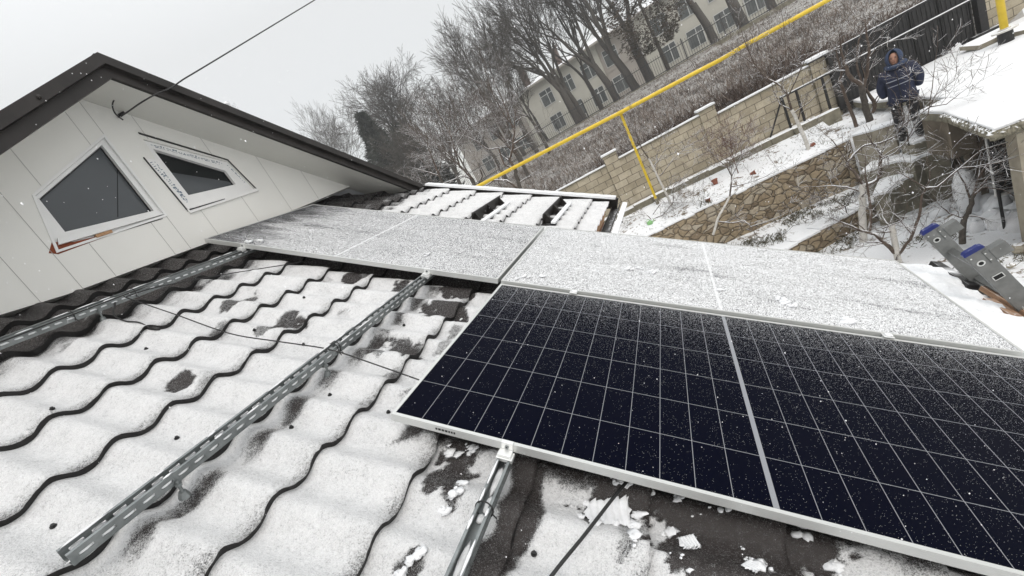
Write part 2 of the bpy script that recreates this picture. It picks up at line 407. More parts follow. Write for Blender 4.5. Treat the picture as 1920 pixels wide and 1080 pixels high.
# wall panels between vertical seams
seams=[-1.6,-1.2,-.8,-.4,-.13,.265,.47,.66,1.06,1.19,1.445,1.62,1.845,2.25,2.65,right_end]
seams=[-1.6,-1.13,-.73,-.33,.065,.265,.4695,.66,1.063,1.185,1.445,1.845,2.245,2.645,right_end]
def rake(y,off=0): return RZ0-abs(y-RY0)*SL+off
def basez(y):
    for (a,za),(b,zb) in zip(base,base[1:]):
        if y<=b: return za+(zb-za)*(y-a)/(b-a)
    return base[-1][1]
W1=[(.592,1.754),(1.181,2.082),(1.183,1.463),(1.154,1.440),(.464,1.391),(.458,1.410)]
W1o=[(.596,1.748),(1.176,2.070),(1.183,1.458),(.500,1.405)]
W2o=[(1.410,2.030),(1.945,1.772),(2.020,1.490),(1.345,1.450)]
def wallmesh():
    # cut two window openings by building the wall as a triangulated polygon with holes via bmesh
    import bmesh
    from mathutils.geometry import tessellate_polygon
    ys=sorted(set([-1.6,.09,.39,1.30,2.34,3.13,right_end]))
    outer=[Vector((XW,y,basez(y))) for y in ys]+[Vector((XW,right_end,rake(right_end)+.03)),Vector((XW,RY0,RZ0+.03)),Vector((XW,-1.6,rake(-1.6)+.03))]
    holes=[[Vector((XW,y,z)) for y,z in W1o],[Vector((XW,y,z)) for y,z in W2o]]
    polys=[outer]+holes; tri=tessellate_polygon(polys); flat=[p for q in polys for p in q]
    mb=MB(); mb.add(flat,[tuple(t) for t in tri])
    # 6 cm reveals into the wall
    for H in holes:
        n=len(H); vs=H+[p+Vector((-.07,0,0)) for p in H]; mb.add(vs,[(i,(i+1)%n,n+(i+1)%n,n+i) for i in range(n)])
    # thickness at the foot
    n=len(ys); vs=[Vector((XW,y,basez(y))) for y in ys]+[Vector((XW-.12,y,basez(y))) for y in ys]; mb.add(vs,[(i,i+1,n+i+1,n+i) for i in range(n-1)])
    return mb
WM=wallmesh()
def inpoly(y,z,P):
    c=False; n=len(P)
    for i in range(n):
        (a,b),(d,e)=P[i],P[(i+1)%n]
        if (b>z)!=(e>z) and y<(d-a)*(z-b)/(e-b)+a: c=not c
    return c
mb=WM; mb.cur=1
for y in seams[1:-1]:
    z=basez(y)+.002; top=rake(y)-.01
    zz=z; run=None
    while zz<top:
        ins=inpoly(y,zz,W1o) or inpoly(y,zz,W2o)
        if not ins and run is None: run=zz
        if (ins or zz+.02>=top) and run is not None:
            mb.box((XW+.0005,y-.0013,run),(XW+.0016,y+.0013,zz)); run=None
        zz+=.02
hpart(mb,'gable_wall',[M['clad'],M['seam']])
# sawn dark gap under the wall
mb=MB(); mb.box((XW-.30,-1.6,.55),(XW-.14,3.2,1.14)); hpart(mb,'wall_foot',M['darkhole'])
# windows
def poly3(P,x): return [Vector((x,y,z)) for y,z in P]
def inset(P,d):
    n=len(P); out=[]
    cy=sum(p[0] for p in P)/n; cz=sum(p[1] for p in P)/n
    for i in range(n):
        a=Vector((P[i-1][0],P[i-1][1])); b=Vector((P[i][0],P[i][1])); c=Vector((P[(i+1)%n][0],P[(i+1)%n][1]))
        e1=(b-a).normalized(); e2=(c-b).normalized(); n1=Vector((-e1.y,e1.x)); n2=Vector((-e2.y,e2.x))
        if n1.dot(Vector((cy,cz))-b)<0: n1=-n1
        if n2.dot(Vector((cy,cz))-b)<0: n2=-n2
        k=(n1+n2); k=k/(k.length_squared/2) ; out.append(tuple(b+k*d))
    return out
def ring(mb,P,Q,x0,x1,xq=None):
    "frame between outer outline P and inner outline Q, from x0 (front) back to x1"
    n=len(P); xq=x0 if xq is None else xq
    vs=poly3(P,x0)+poly3(Q,xq)+poly3(P,x1)+poly3(Q,x1)
    fs=[]
    for i in range(n):
        j=(i+1)%n; fs+=[(i,j,n+j,n+i),(i,2*n+i,2*n+j,j),(n+i,n+j,3*n+j,3*n+i)]
    mb.add(vs,fs)
M['pvc']=varied('white_upvc_frame',(.76,.76,.75),(.82,.82,.81),5,.35,0,.02,.001)
q=mat('window_glass',(.070,.078,.085),.18,0,.5); g=NG(q); g.base(g.ramp(g.noise(1.5,2),[(.3,(.060,.066,.072)),(.7,(.082,.090,.098))])); M['glass']=q
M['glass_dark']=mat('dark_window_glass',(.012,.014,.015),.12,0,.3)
M['seal']=mat('black_gasket',(.02,.02,.02),.7)
def hsub(mb,name,mt,parent,**k): return mb.build(name,mt,parent,**k)
def window(outer,o2,glassw,label):
    root=MB(); o1=inset(outer,.003)
    ring(root,o1,o2,XW-.012,XW-.065); wn=hpart(root,'window',M['pvc']); tag(wn,label)
    g1=inset(o2,-.001); mb=MB(); n=len(g1); mb.add(poly3(g1,XW-.050),[tuple(range(n))]); hsub(mb,'pane',glassw,wn)
    mb=MB(); ring(mb,inset(o2,-.004),inset(o2,.005),XW-.040,XW-.049); hsub(mb,'gasket',M['seal'],wn)
    return wn
w1=window(W1o,[(.610,1.730),(1.135,2.020),(1.143,1.512),(.603,1.507)],M['glass'],'four sided gable window with a plain grey pane')
mb=MB(); a=atx(220,311,XW-.0485); b_=atx(221,407,XW-.0485); mb.add([a+Vector((0,-.003,0)),a+Vector((0,.003,0)),b_+Vector((0,.003,0)),b_+Vector((0,-.003,0))],[(0,1,2,3)]); hsub(mb,'painted_reflection',M['glass_dark'],w1)  # dark reflection in the pane, drawn as a thin dark strip
w2=window(W2o,[(1.436,1.955),(1.876,1.702),(1.884,1.574),(1.447,1.568)],M['glass_dark'],'narrow slanted gable window with printed protective film')
# reflection free lower light: a paler blind behind the pane of the slanted window
mb=MB(); mb.add(poly3([(1.43,1.79),(1.855,1.625),(1.905,1.585),(1.45,1.565)],XW-.0485),[(0,1,2,3)]); hsub(mb,'blind',M['glass'],w2)
# apron boards and sills, sprung open at the foot
def slab(mb,P,x0,x1):
    n=len(P); mb.add(poly3(P,x0)+poly3(P,x1),[tuple(range(n)),tuple(range(2*n-1,n-1,-1))]+[(i,n+i,n+(i+1)%n,(i+1)%n) for i in range(n)])
mb=MB(); slab(mb,[(.54,1.475),(1.14,1.497),(1.176,1.466),(.52,1.435)],XW+.012,XW-.02); hsub(mb,'sill',M['pvc'],w1)
mb=MB(); slab(mb,[(.455,1.405),(.505,1.462),(.60,1.432),(.80,1.431),(.80,1.419),(.49,1.385)],XW+.001,XW-.03); hsub(mb,'sealant_gap',M['redwood'],w1)
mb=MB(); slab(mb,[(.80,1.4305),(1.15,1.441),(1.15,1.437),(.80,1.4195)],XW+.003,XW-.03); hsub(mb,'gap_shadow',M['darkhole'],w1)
mb=MB(); slab(mb,[(.715,1.440),(.812,1.446),(.812,1.428),(.715,1.421)],XW+.014,XW-.02); hsub(mb,'wooden_wedge',M['wood'],w1)
mb=MB(); ring(mb,inset(W1o,-.010),inset(W1o,.004),XW+.006,XW-.01); hsub(mb,'reveal_trim',M['seal'] if 0 else M['pvc'],w1)
mb=MB(); slab(mb,[(1.345,1.455),(2.02,1.494),(2.038,1.470),(1.352,1.425)],XW+.014,XW-.01); hsub(mb,'sill',M['pvc'],w2)
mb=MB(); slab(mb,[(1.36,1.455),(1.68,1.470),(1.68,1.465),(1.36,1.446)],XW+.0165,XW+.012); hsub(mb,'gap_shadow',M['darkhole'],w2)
mb=MB(); slab(mb,[(1.405,2.078),(1.95,1.785),(1.948,1.778),(1.408,2.066)],XW+.012,XW-.02); slab(mb,[(1.950,1.785),(2.03,1.493),(2.024,1.493),(1.944,1.782)],XW+.010,XW-.02)
slab(mb,[(1.316,1.892),(1.322,1.892),(1.352,1.445),(1.346,1.445)],XW+.010,XW-.02);hsub(mb,'reveal_trim',M['seal'],w2)
mb=MB(); slab(mb,[(1.323,1.885),(1.412,1.86),(1.400,1.47),(1.353,1.452)],XW+.004,XW-.005); jl=hsub(mb,'jamb_board',M['pvc'],w2)
# printed strips on the protective film (plain dashes, too small to read)
mb=MB()
def prints(A,B,n,wd,d):
    A=Vector(A);B=Vector(B); t=(B-A).normalized(); pn=Vector((-t.y,t.x)); L=(B-A).length
    for i in range(n):
        a=A+t*(L*i/n); ln=L/n*random.choice((.3,.55,.8)); wf=random.choice((.35,.5,.9))*wd; o=pn*random.uniform(-.2,.2)*wd
        P=[a+o,a+t*ln+o,a+t*ln+o+pn*wf,a+o+pn*wf]; slab(mb,[tuple(p) for p in P],XW+d,XW+d-.0006)
prints((1.338,1.85),(1.385,1.50),22,.020,.0052); prints((1.368,1.85),(1.392,1.52),16,.014,.0052)
prints((1.44,1.985),(1.90,1.757),26,.012,-.0112); prints((1.46,1.965),(1.88,1.755),18,.007,-.0112); prints((1.922,1.745),(1.975,1.56),10,.01,-.0112)
M['print']=varied('faded_blue_print',(.10,.15,.22),(.22,.26,.30),60,.6); hsub(mb,'printed_film',M['print'],w2)
# soffit, fascia, gable roof
YR=[1.20,-1.85],[1.20,3.92]
ZA=2.345
def rakez(y): return ZA-abs(y-1.20)*.5345
mb=MB()
for y0,y1 in ((-1.85,1.20),(1.20,3.93)):
    ya=[y0,y1]
    # soffit: from wall (XW) out to fascia (XF), slightly below roof skin
    pts=[Vector((XW-.05,y,rakez(y)-.005+.012)) for y in ya]+[Vector((XF,y,rakez(y)-.095)) for y in reversed(ya)]
    mb.add(pts,[(0,1,2,3)])
hpart(mb,'soffit',M['soffit'])
mb=MB()
for y0,y1 in ((-1.85,1.20),(1.20,3.93)):
    A=[(y0,rakez(y0)-.105),(y1,rakez(y1)-.105),(y1,rakez(y1)-.02),(y0,rakez(y0)-.02)]
    slab(mb,A,XF+.012,XF-.01)
hpart(mb,'fascia',M['trim'])
mb=MB()
for y0,y1 in ((-1.90,1.20),(1.20,3.95)):
    A=[(y0,rakez(y0)-.03),(y1,rakez(y1)-.03),(y1,rakez(y1)+.040),(y0,rakez(y0)+.040)]
    slab(mb,A,XF+.045,XF-.09)
for (y,o) in ((.73,0),(.42,0),(.1,0)): mb.blob((XF+.05,y,rakez(y)+.0),(.012,.012,.012))
hpart(mb,'barge_flashing',M['trim'])
mb=MB()
for y0,y1 in ((-1.92,1.20),(1.20,3.96)):
    A=[(y0,rakez(y0)+.015),(y1,rakez(y1)+.015),(y1,rakez(y1)+.036),(y0,rakez(y0)+.036)]
    slab(mb,A,XF-.091,-7.6)
hpart(mb,'gable_roof',M['snow'])
mb=MB(); mb.tube([(XF+.02,1.20,ZA+.018),(-7.6,1.20,ZA+.018)],.030,10); hpart(mb,'ridge_cap',M['trim'])
mb=MB(); c=atx(433,199,XF-.05); mb.box((c.x-.05,c.y-.028,c.z-.035),(c.x+.03,c.y-.018,c.z+.03)); mb.box((c.x-.05,c.y+.018,c.z-.045),(c.x+.03,c.y+.028,c.z+.012)); mb.box((c.x-.05,c.y-.018,c.z-.04),(c.x+.03,c.y+.018,c.z-.03)); mb.blob((c.x,c.y-.028,c.z+.015),(.025,.022,.022),jit=.2)
hpart(mb,'ridge_bracket',M['snow'])
# ================================================================== SOLAR PANELS
L,W=2.279,1.134
def snow_panel(name,base,gx,gy,smear,dark=0,fl=1.0,back=(.0016,.0022,.0075),line=None,streak=0):
    """glass under a dusting of snow: each flake is a cell of a Voronoi pattern, coverage varies over the sheet"""
    q=mat(name,back,.12,0,.02); g=NG(q); vec=g.coord()
    sp_=g.n('SeparateXYZ'); g.l(vec,sp_.inputs[0]); X,Y=sp_.outputs[0],sp_.outputs[1]
    cov=g.math('MULTIPLY_ADD',X,gx/L,base); 
    yy=g.math('POWER',g.math('MULTIPLY',Y,1/W,clamp=True),3.4 if gy>0 else 1); cov=g.math('MULTIPLY_ADD',yy,gy,cov)
    big=g.noise(2.2,3,.55,vec=g.coord(scale=(.8,3.4,1),rot=(0,0,R(-14))),dist=.8)
    cov=g.math('MULTIPLY_ADD',g.math('SUBTRACT',big,.5),smear,cov)
    if dark:  # the swept, darker corner by the wall
        dd=g.math('ADD',X,g.math('MULTIPLY',Y,-.10)); dd=g.math('MULTIPLY_ADD',g.math('SUBTRACT',big,.5),1.2,dd); cov=g.math('MULTIPLY',cov,g.sstep(dd,-.65,.65))
    if streak:
        st=g.noise(2.2,5,.65,vec=g.coord(scale=(.8,2.6,1),rot=(0,0,R(8))),dist=.5); msk=g.sstep(st,.54,.66)
        cov=g.math('SUBTRACT',cov,g.math('MULTIPLY',msk,streak))
    gr=g.noise(95,4,.75); gr2=g.noise(38,3,.6); cov=g.math('MULTIPLY_ADD',g.math('SUBTRACT',gr,.5),g.math('MULTIPLY',cov,1.0),cov); cov=g.math('MULTIPLY_ADD',g.math('SUBTRACT',gr2,.5),g.math('MULTIPLY',cov,.45),cov)
    def flakes(scale,cv,rmul):
        v=g.n('TexVoronoi'); v.inputs['Scale'].default_value=scale; g.l(vec,v.inputs['Vector'])
        s=g.n('SeparateXYZ'); g.l(v.outputs['Color'],s.inputs[0])
        on=g.math('LESS_THAN',s.outputs[0],cv)
        rad=g.math('MULTIPLY_ADD',cv,.75,.22*rmul)
        d=g.math('LESS_THAN',v.outputs['Distance'],rad)
        return g.math('MULTIPLY',on,d)
    f=g.math('MAXIMUM',flakes(330,cov,1),flakes(150,g.math('MULTIPLY',cov,.30),.8)); f=g.math('MAXIMUM',f,flakes(560,cov,1.3))
    lump=g.noise(260,3,.7)
    col=g.mix(f,back,g.ramp(lump,[(.3,(.62*fl,.63*fl,.64*fl)),(.65,(.86*fl,.87*fl,.88*fl))]))
    g.base(col); g.rough(g.mix(f,.14,.8)); g.bump(g.math('MULTIPLY',f,lump),.35,.003)
    return q
def grid_mat(name,src,c):
    q=src.copy(); q.name=name; nt=q.node_tree
    for nd in nt.nodes:
        if nd.type=='MIX_RGB' and not nd.inputs[1].is_linked: nd.inputs[1].default_value=(*c,1) if nd.inputs[1].default_value[2]<.1 else nd.inputs[1].default_value
    return q
def solar_panel(u,v,h,label,gm,lines,tilt=0):
    e=empty('solar_panel',roof(u,v,h),(0,PITCH,0),label,'solar panel','solar panels clamped on the roof rails')
    t=.030; mb=MB()
    for a,b in (((0,0,-t),(L,.0024,0)),((0,W-.0024,-t),(L,W,0)),((0,.0025,-t),(.0024,W-.0025,0)),((L-.0024,.0025,-t),(L,W-.0025,0))): mb.box(a,b)
    for a,b in (((.0025,.0025,-.0025),(L-.0025,.012,-.0002)),((.0025,W-.012,-.0025),(L-.0025,W-.0025,-.0002)),((.0025,.0121,-.0025),(.012,W-.0121,-.0002)),((L-.012,.0121,-.0025),(L-.0025,W-.0121,-.0002))): mb.box(a,b)
    for a,b in (((0.003,.003,-t+.0005),(L-.003,.03,-t+.002)),((.003,W-.03,-t+.0005),(L-.003,W-.003,-t+.002))): mb.box(a,b)
    mb.build('frame',M['alu'],e)
    mb=MB(); mb.box((.010,.010,-.008),(L-.010,W-.010,-.0030)); mb.build('glass',gm,e)
    q=.0930; mb=MB(); z0,z1=-.0030,-.0026; wl=.0009
    c=L/2; mb.box((c-.0075,.0122,z0),(c+.0075,W-.0122,z1+.0002))
    if lines:
        for sgn in (-1,1):
            for k in range(1,12):
                x=c+sgn*(.008+k*q); mb.box((x-wl,.0122,z0),(x+wl,W-.0122,z1))
        for k in range(1,6):
            y=.015+k*(W-.03)/6; mb.box((.0122,y-wl,z0),(c-.0076,y+wl,z1-.0001)); mb.box((c+.0076,y-wl,z0),(L-.0122,y+wl,z1-.0001))
    mb.build('cell_grid',grid_mat(gm.name+'_grid',gm,(.26,.27,.29) if lines else (.5,.51,.52)),e)
    mb=MB(); mb.box((.011,.011,-.0105),(L-.011,W-.011,-.0085)); mb.box((L/2-.06,.5,-.028),(L/2+.06,.6,-.0106)); mb.build('backsheet',M['pvc'],e)
    return e
gA=snow_panel('clean_panel_glass',.008,.03,.26,.05,fl=.62)
gB=snow_panel('snowed_panel_glass',.57,.02,.02,.14,streak=.12)
gC=snow_panel('dusted_panel_glass',.50,.02,-.03,.12,dark=1,streak=.05)
pa=solar_panel(0,0,0,'nearly clean dark blue solar panel in front, its cell grid showing',gA,True)
mb=MB()   # small dark print on the frame edge, too small to read
xx=.165
for k in range(7):
    wd=random.choice((.006,.009,.007)); mb.box((xx,-.0006,-.019),(xx+wd,-.0001,-.011)); xx+=wd+.003
mb.build('frame_print',M['seal'],pa)
solar_panel(-.006,1.156,.010,'solar panel under a thick white dusting, behind the dark one',gB,False)
solar_panel(-.034-L,1.182,.004,'solar panel under grey thin snow, nearest the white gable wall',gC,False)
# ================================================================== RAILS
def rail(u,v0,v1,label,slots_snow=True,h=-.034):
    e=empty('mounting_rail',roof(u,v0,h-.04),(0,PITCH,0),label,'rail','slotted mounting rails across the roof')
    Ln=v1-v0; hh=.040; wd=.0205; t=.0022; mb=MB()
    # open channel with returned lips; both flanges and the web are pierced by slots
    zt=hh; 
    def holed(xa,xb,zlo,zhi,za,zb):
        # wall from zlo..zhi with slots za..zb, pitch 5 cm
        mb.box((xa,0,zlo),(xb,Ln,za)); mb.box((xa,0,zb),(xb,Ln,zhi)); y=0; k=0
        while y<Ln:
            y2=min(y+.050,Ln); mb.box((xa,y,za),(xb,min(y+.018,Ln),zb)); y=y2
    holed(-wd,-wd+t,0,zt,.0155,.0245); holed(wd-t,wd,0,zt,.0155,.0245)
    mb.box((-wd+t,0,0),(wd-t,Ln,t)); mb.box((-wd+t,0,zt-t),(-wd+.008,Ln,zt)); mb.box((wd-.008,0,zt-t),(wd-t,Ln,zt))
    mb.box((-wd+.0065,0,zt-.010),(-wd+.008,Ln,zt-t)); mb.box((wd-.008,0,zt-.010),(wd-.0065,Ln,zt-t))
    mb.build('channel',M['galv'],e)
    mb=MB(); y=.016
    while y<Ln-.034:
        if slots_snow:
            mb.blob((wd-.0030,y+.017,.0198),(.0042,.0165,.0050),8,5,.10)
            mb.blob((-wd+.0045,y+.017,.0195),(.0035,.0175,.0055),8,5,.12)
        y+=.05
    y=0
    while y<Ln:
        l=random.uniform(.03,.14)
        if random.random()<.8: mb.blob((random.uniform(-.006,.004),y+l/2,.006),(.011,l/2,.006),8,4,.15)
        if random.random()<.55: mb.blob((-wd+.005,y+l/2,zt+.0015),(.004,l/2,.0025),6,4,.15)
        if random.random()<.25: mb.blob((wd-.005,y+l/2,zt+.0015),(.004,l/2,.0025),6,4,.15)
        y+=l
    mb.build('rail_snow',M['snow'],e,smooth=True)
    return e
ra=rail(-.505,-.655,2.30,'middle slotted steel rail, cut off square on the snowy tiles')
rb=rail(-1.955,-.75,2.32,'slotted steel rail along the foot of the white wall')
rc=rail(.41,-.75,2.30,'short visible steel channel under the near edge of the dark panel',False)
rail(1.80,.06,2.30,'steel channel hidden under the right ends of the panels',False)
# hanger bolts hold each rail to the roof: parts of the rail
for e,lst in ((ra,(.24,-.40)),(rb,(.25,-.45)),(rc,(-.60,))):
    for vv in lst:
        o=e.location; y=vv-o.y; mb=MB(); mb.tube([(.027,y,-.055),(.027,y,.012)],.005,8); mb.tube([(.027,y,-.052),(.027,y,-.030)],[.017,.010],10); mb.tube([(.027,y,-.004),(.027,y,.004)],.010,6)
        mb.build('hanger_bolt',M['galv'],e,smooth=False)
# clamps
def clamp(u,v,h,label,end=True):
    e=empty('panel_clamp',roof(u,v,h),(0,PITCH,0),label,'clamp','aluminium clamps gripping the panel frames'); mb=MB()
    if end:
        mb.box((-.019,-.003,-.034),(.019,.000,.003)); mb.box((-.019,-.003,.0005),(.019,.010,.0035)); mb.box((-.019,-.020,.0036-.040),(.019,-.0032,-.033))
        mb.box((-.026,-.036,-.0335),(.026,-.003,-.0305)); mb.box((-.022,-.030,-.030),(.020,-.0035,-.022)); mb.box((-.026,-.034,-.045),(.026,-.002,-.034))
        mb.build('bracket',M['zinc'],e,bevel=.0012)
        mb=MB(); mb.tube([(0,-.001,.0),(0,-.001,.0)],.001,6) if 0 else mb.tube([(0,-.0062,-.012),(0,-.003,-.012)],.0065,12); mb.build('bolt_head',M['galv'],e)
        mb=MB(); mb.tube([(0,-.0066,-.012),(0,-.0060,-.012)],.0032,6); mb.build('hex_socket',M['seal'],e)
    else:
        mb.box((-.020,-.020,.0005),(.020,.020,.0040)); mb.box((-.018,-.006,-.03),(.018,.006,.0004)); mb.build('bracket',M['zinc'],e,bevel=.001)
        mb=MB(); mb.tube([(0,0,.004),(0,0,.010)],.006,10); mb.build('bolt_head',M['galv'],e)
        mb=MB(); mb.blob((.003,.002,.006),(.017,.014,.006),10,6,.15); mb.build('snow_cap',M['snow'],e,smooth=True)
    return e
clamp(.41,0,0,'bare end clamp on the near edge of the dark panel')
clamp(-.49,1.182,.004,'end clamp at the middle rail, under the grey dusted panel edge')
clamp(-1.95,1.182,.004,'snowy end clamp at the rail beside the white wall')
clamp(.41,1.145,.004,'snow topped clamp between dark and white panel, left of the two',False)
clamp(1.80,1.145,.004,'snow topped clamp between dark and white panel, right of the two',False)
# snow lumps lying about
mb=MB()
for (u,v,k,h) in ((.67,1.57,1.1,.012),(.80,1.57,1.3,.012),(.73,1.60,.8,.012),(1.43,1.39,1.2,.012),(1.45,1.36,1.3,.012),(1.47,1.33,1.1,.012),(1.66,1.23,1.6,.012),(1.16,1.42,.9,.012),(-.62,1.42,.9,.005),(-.60,1.38,.6,.005),(-1.88,1.27,1.2,.005),(-1.93,1.23,1.4,.005),(.12,1.25,1.0,.012),(.20,1.28,.9,.012),(.06,1.2,.9,.012)):
    for j in range(5):
        c=roof(u+random.uniform(-.02,.02)*k,v+random.uniform(-.013,.013)*k,h+.002); mb.blob(c,(.016*k*random.uniform(.5,1.2),.011*k*random.uniform(.5,1.2),.0055*k),8,5,.25,)
for (pu,pv,ru,rv,k) in patches:
    if pu<-.2 and random.random()<.5: continue
    for j in range(14 if pu>.2 else 3):
        if j%5==0: a=random.uniform(0,6.28); rr=random.uniform(.3,1.15)
        a+=random.gauss(0,.16); rr+=random.gauss(0,.10)
        u=pu+math.cos(a)*ru*rr; v=pv+math.sin(a)*rv*rr; s=random.choice((.2,.3,.5,.8,1.3))*(1 if pu>.2 else .6)
        h=float(tile_h(np.array([u]),np.array([v]))[0])+.006
        mb.blob(roof(u,v,h-.002),(.015*s*random.uniform(.6,1.3),.012*s,.005*s),8,5,.45)
tag(mb.build('snow_lumps',M['snow'],smooth=True),'loose lumps of snow scattered over roof tiles and panels','snow lumps',kind='stuff')
# tread-printed snow plates pressed by a boot, lying in the bare patches
def tread(u,v,ln,wd,ang,label):
    n=26; m_=10; vs=[];fs=[]; c,s=math.cos(ang),math.sin(ang)
    for i in range(n+1):
        for j in range(m_+1):
            a=(i/n-.5)*ln; b=(j/m_-.5)*wd
            ed=random.uniform(-.011,.006) if i in(0,n) or j in (0,m_) else 0
            uu=u+c*(a+ed)-s*b; vv=v+s*a+c*(b+ed)
            h=float(tile_h(np.array([uu]),np.array([vv]))[0])+.012+.003*math.sin(i/n*6*2*math.pi)-(.006 if (j in(0,m_) or i in (0,n)) else 0)
            vs.append(roof(uu,vv,h))
    for i in range(n):
        for j in range(m_):
            k=i*(m_+1)+j; fs.append((k,k+m_+1,k+m_+2,k+1))
    mb=MB(); mb.add(vs,fs); o=mb.build('pressed_snow',M['snow'],smooth=True); tag(o,label,'snow print','boot tread prints left in snow'); return o
tread(.735,-.035,.125,.085,.25,'ribbed snow print lying on a bare brown tile by the black cable')
tread(.955,-.045,.05,.04,.5,'small ribbed snow piece on bare tiles right of the larger print')
tread(1.10,-.08,.06,.035,.9,'crumbled ribbed snow scrap farthest right below the panel frame')
# ================================================================== CABLES AND SCREWS
def cabl(pts,r,name,label,parent=None):
    # smooth the polyline
    P=[Vector(p) for p in pts]; Q=[]
    for i in range(len(P)-1):
        p0=P[max(i-1,0)];p1=P[i];p2=P[i+1];p3=P[min(i+2,len(P)-1)]
        for j in range(6):
            t=j/6; Q.append(.5*((2*p1)+(p2-p0)*t+(2*p0-5*p1+4*p2-p3)*t*t+(3*p1-p0-3*p2+p3)*t**3))
    Q.append(P[-1]); mb=MB(); mb.tube(Q,r,8); o=mb.build(name,M['cable'],smooth=True); tag(o,label,'cable'); return o
def rpx(px,py,h):
    n=MR@Vector((0,0,1)); d=ray(px,py); P=roof(0,0,h); return CAM+d*(n.dot(P-CAM)/n.dot(d))
def on(u,v,dh=.008): 
    return roof(u,v,float(tile_h(np.array([u]),np.array([v]))[0])+dh+.006)
cabl([rpx(232,556,-.035),rpx(248,562,-.05),rpx(330,590,-.088),rpx(430,625,-.092),rpx(520,640,-.088),rpx(590,650,-.06),rpx(620,656,-.028),rpx(645,663,-.040),rpx(700,682,-.085),rpx(785,712,-.090),rpx(850,735,-.085)],.0032,'solar_cable','thin black cable crossing the snowy tiles from the wall rail to the dark panel')
cabl([rpx(237,556,-.035),rpx(300,537,-.06),rpx(413,516,-.09),rpx(480,505,-.095),rpx(537,496,-.095),rpx(597,486,-.09),rpx(660,478,-.085)],.0032,'solar_cable','thin black cable running from the wall rail in under the grey panel')
cabl([roof(-1.99,.37,-.035),roof(-1.93,.33,-.06),roof(-1.86,.27,-.085),on(-1.75,.25),on(-1.64,.252),on(-1.58,.256)],.004,'solar_cable','short black cable end with a plug, looped off the wall rail')
mb=MB(); mb.tube([on(-1.585,.256),on(-1.545,.26),on(-1.52,.262)],[.009,.010,.007],8); o=mb.build('cable_plug',M['cable'],smooth=True); tag(o,'black plug on the short cable end lying on the snow','plug')
cabl([roof(.585,-.40,-.085),roof(.62,-.30,-.075),roof(.68,-.17,-.07),roof(.745,-.02,-.07),roof(.80,.10,-.075)],.0048,'solar_cable','thick black cable in front coming out below the dark panel')
cabl([roof(-1.955,-.7,-.035),roof(-1.93,-.2,-.038),roof(-1.93,.2,-.036),roof(-1.94,.7,-.038),roof(-1.93,1.3,-.04)],.0035,'solar_cable','black cable tied along the rail at the wall foot')
def tie(u,v,label,h=-.052):
    mb=MB(); pts=[]
    for i in range(17):
        a=2*math.pi*i/16; pts.append(roof(u+.026*math.cos(a),v+.004*math.sin(a),h+.027*math.sin(a)))
    mb.tube(pts,.0022,6); mb.tube([roof(u+.024,v,h-.01),roof(u+.034,v+.004,h-.028)],.002,5)
    o=mb.build('cable_tie',M['cable'],smooth=True); tag(o,label,'cable tie','black cable ties around the rails')
tie(-.505,.33,'black tie round the middle rail where the cable crosses'); tie(-.505,.345,'second black tie on the middle rail, just above the first')
tie(-1.955,.44,'tangled black tie on the wall rail where cables meet'); tie(-1.955,.15,'black tie low on the rail beside the wall'); tie(.41,-.20,'black tie round the steel channel in front')
scr=[(-1.272,-.30),(-.757,-.225),(-.752,-.586),(-1.471,.15),(-1.065,.414),(.557,-.214),(-.122,.144),(-.41,-.05),(-.4,.15),(-.75,.4),(-.41,.75),(-1.1,.8)]
src=None
for i,(u,v) in enumerate(scr):
    h=float(tile_h(np.array([u]),np.array([v]))[0])
    if src is None:
        mb=MB(); mb.tube([(0,0,0),(0,0,.004)],.0085,10); mb.tube([(0,0,.004),(0,0,.010)],.0055,6); src=o=mb.build('roofing_screw',M['cable'])
    else: o=src.copy(); COL.objects.link(o)
    o.location=roof(u,v,h+.006); o.rotation_euler=(0,PITCH,0)
    tag(o,'small dark roofing screw poking through the snow on the tiles','screw','roofing screws poking through the snow')
# service cable to the gable
a=atx(590,0,-1.68); b_=atx(400,115,-1.70); d=a-b_
pts=[a+d*8,a+d*3,a,b_,atx(345,148,-1.70),atx(322,164,-1.71),atx(300,173,-1.74),atx(282,182,-1.77),atx(262,194,-1.84),atx(245,206,-1.98),atx(227,218,XW+.012)]
cabl(pts,.0048,'service_cable','black overhead cable hooked to the top of the white gable')
cabl([atx(266,190,-1.99),atx(247,186,-2.02),atx(228,182,-2.05),atx(214,188,-2.07),atx(211,200,-2.08),atx(217,214,-2.09),atx(231,225,-2.10)],.0045,'service_cable','loose black cable loop dangling on the gable below the hook')
mb=MB(); mb.tube([atx(222,216,XW+.004),atx(233,210,XW+.03)],.008,6); mb.tube([atx(228,211,XW+.02),atx(222,220,XW+.02)],.005,6); tag(mb.build('cable_hook',M['cable']),'small black hook anchor holding the overhead cable on the gable','hook')
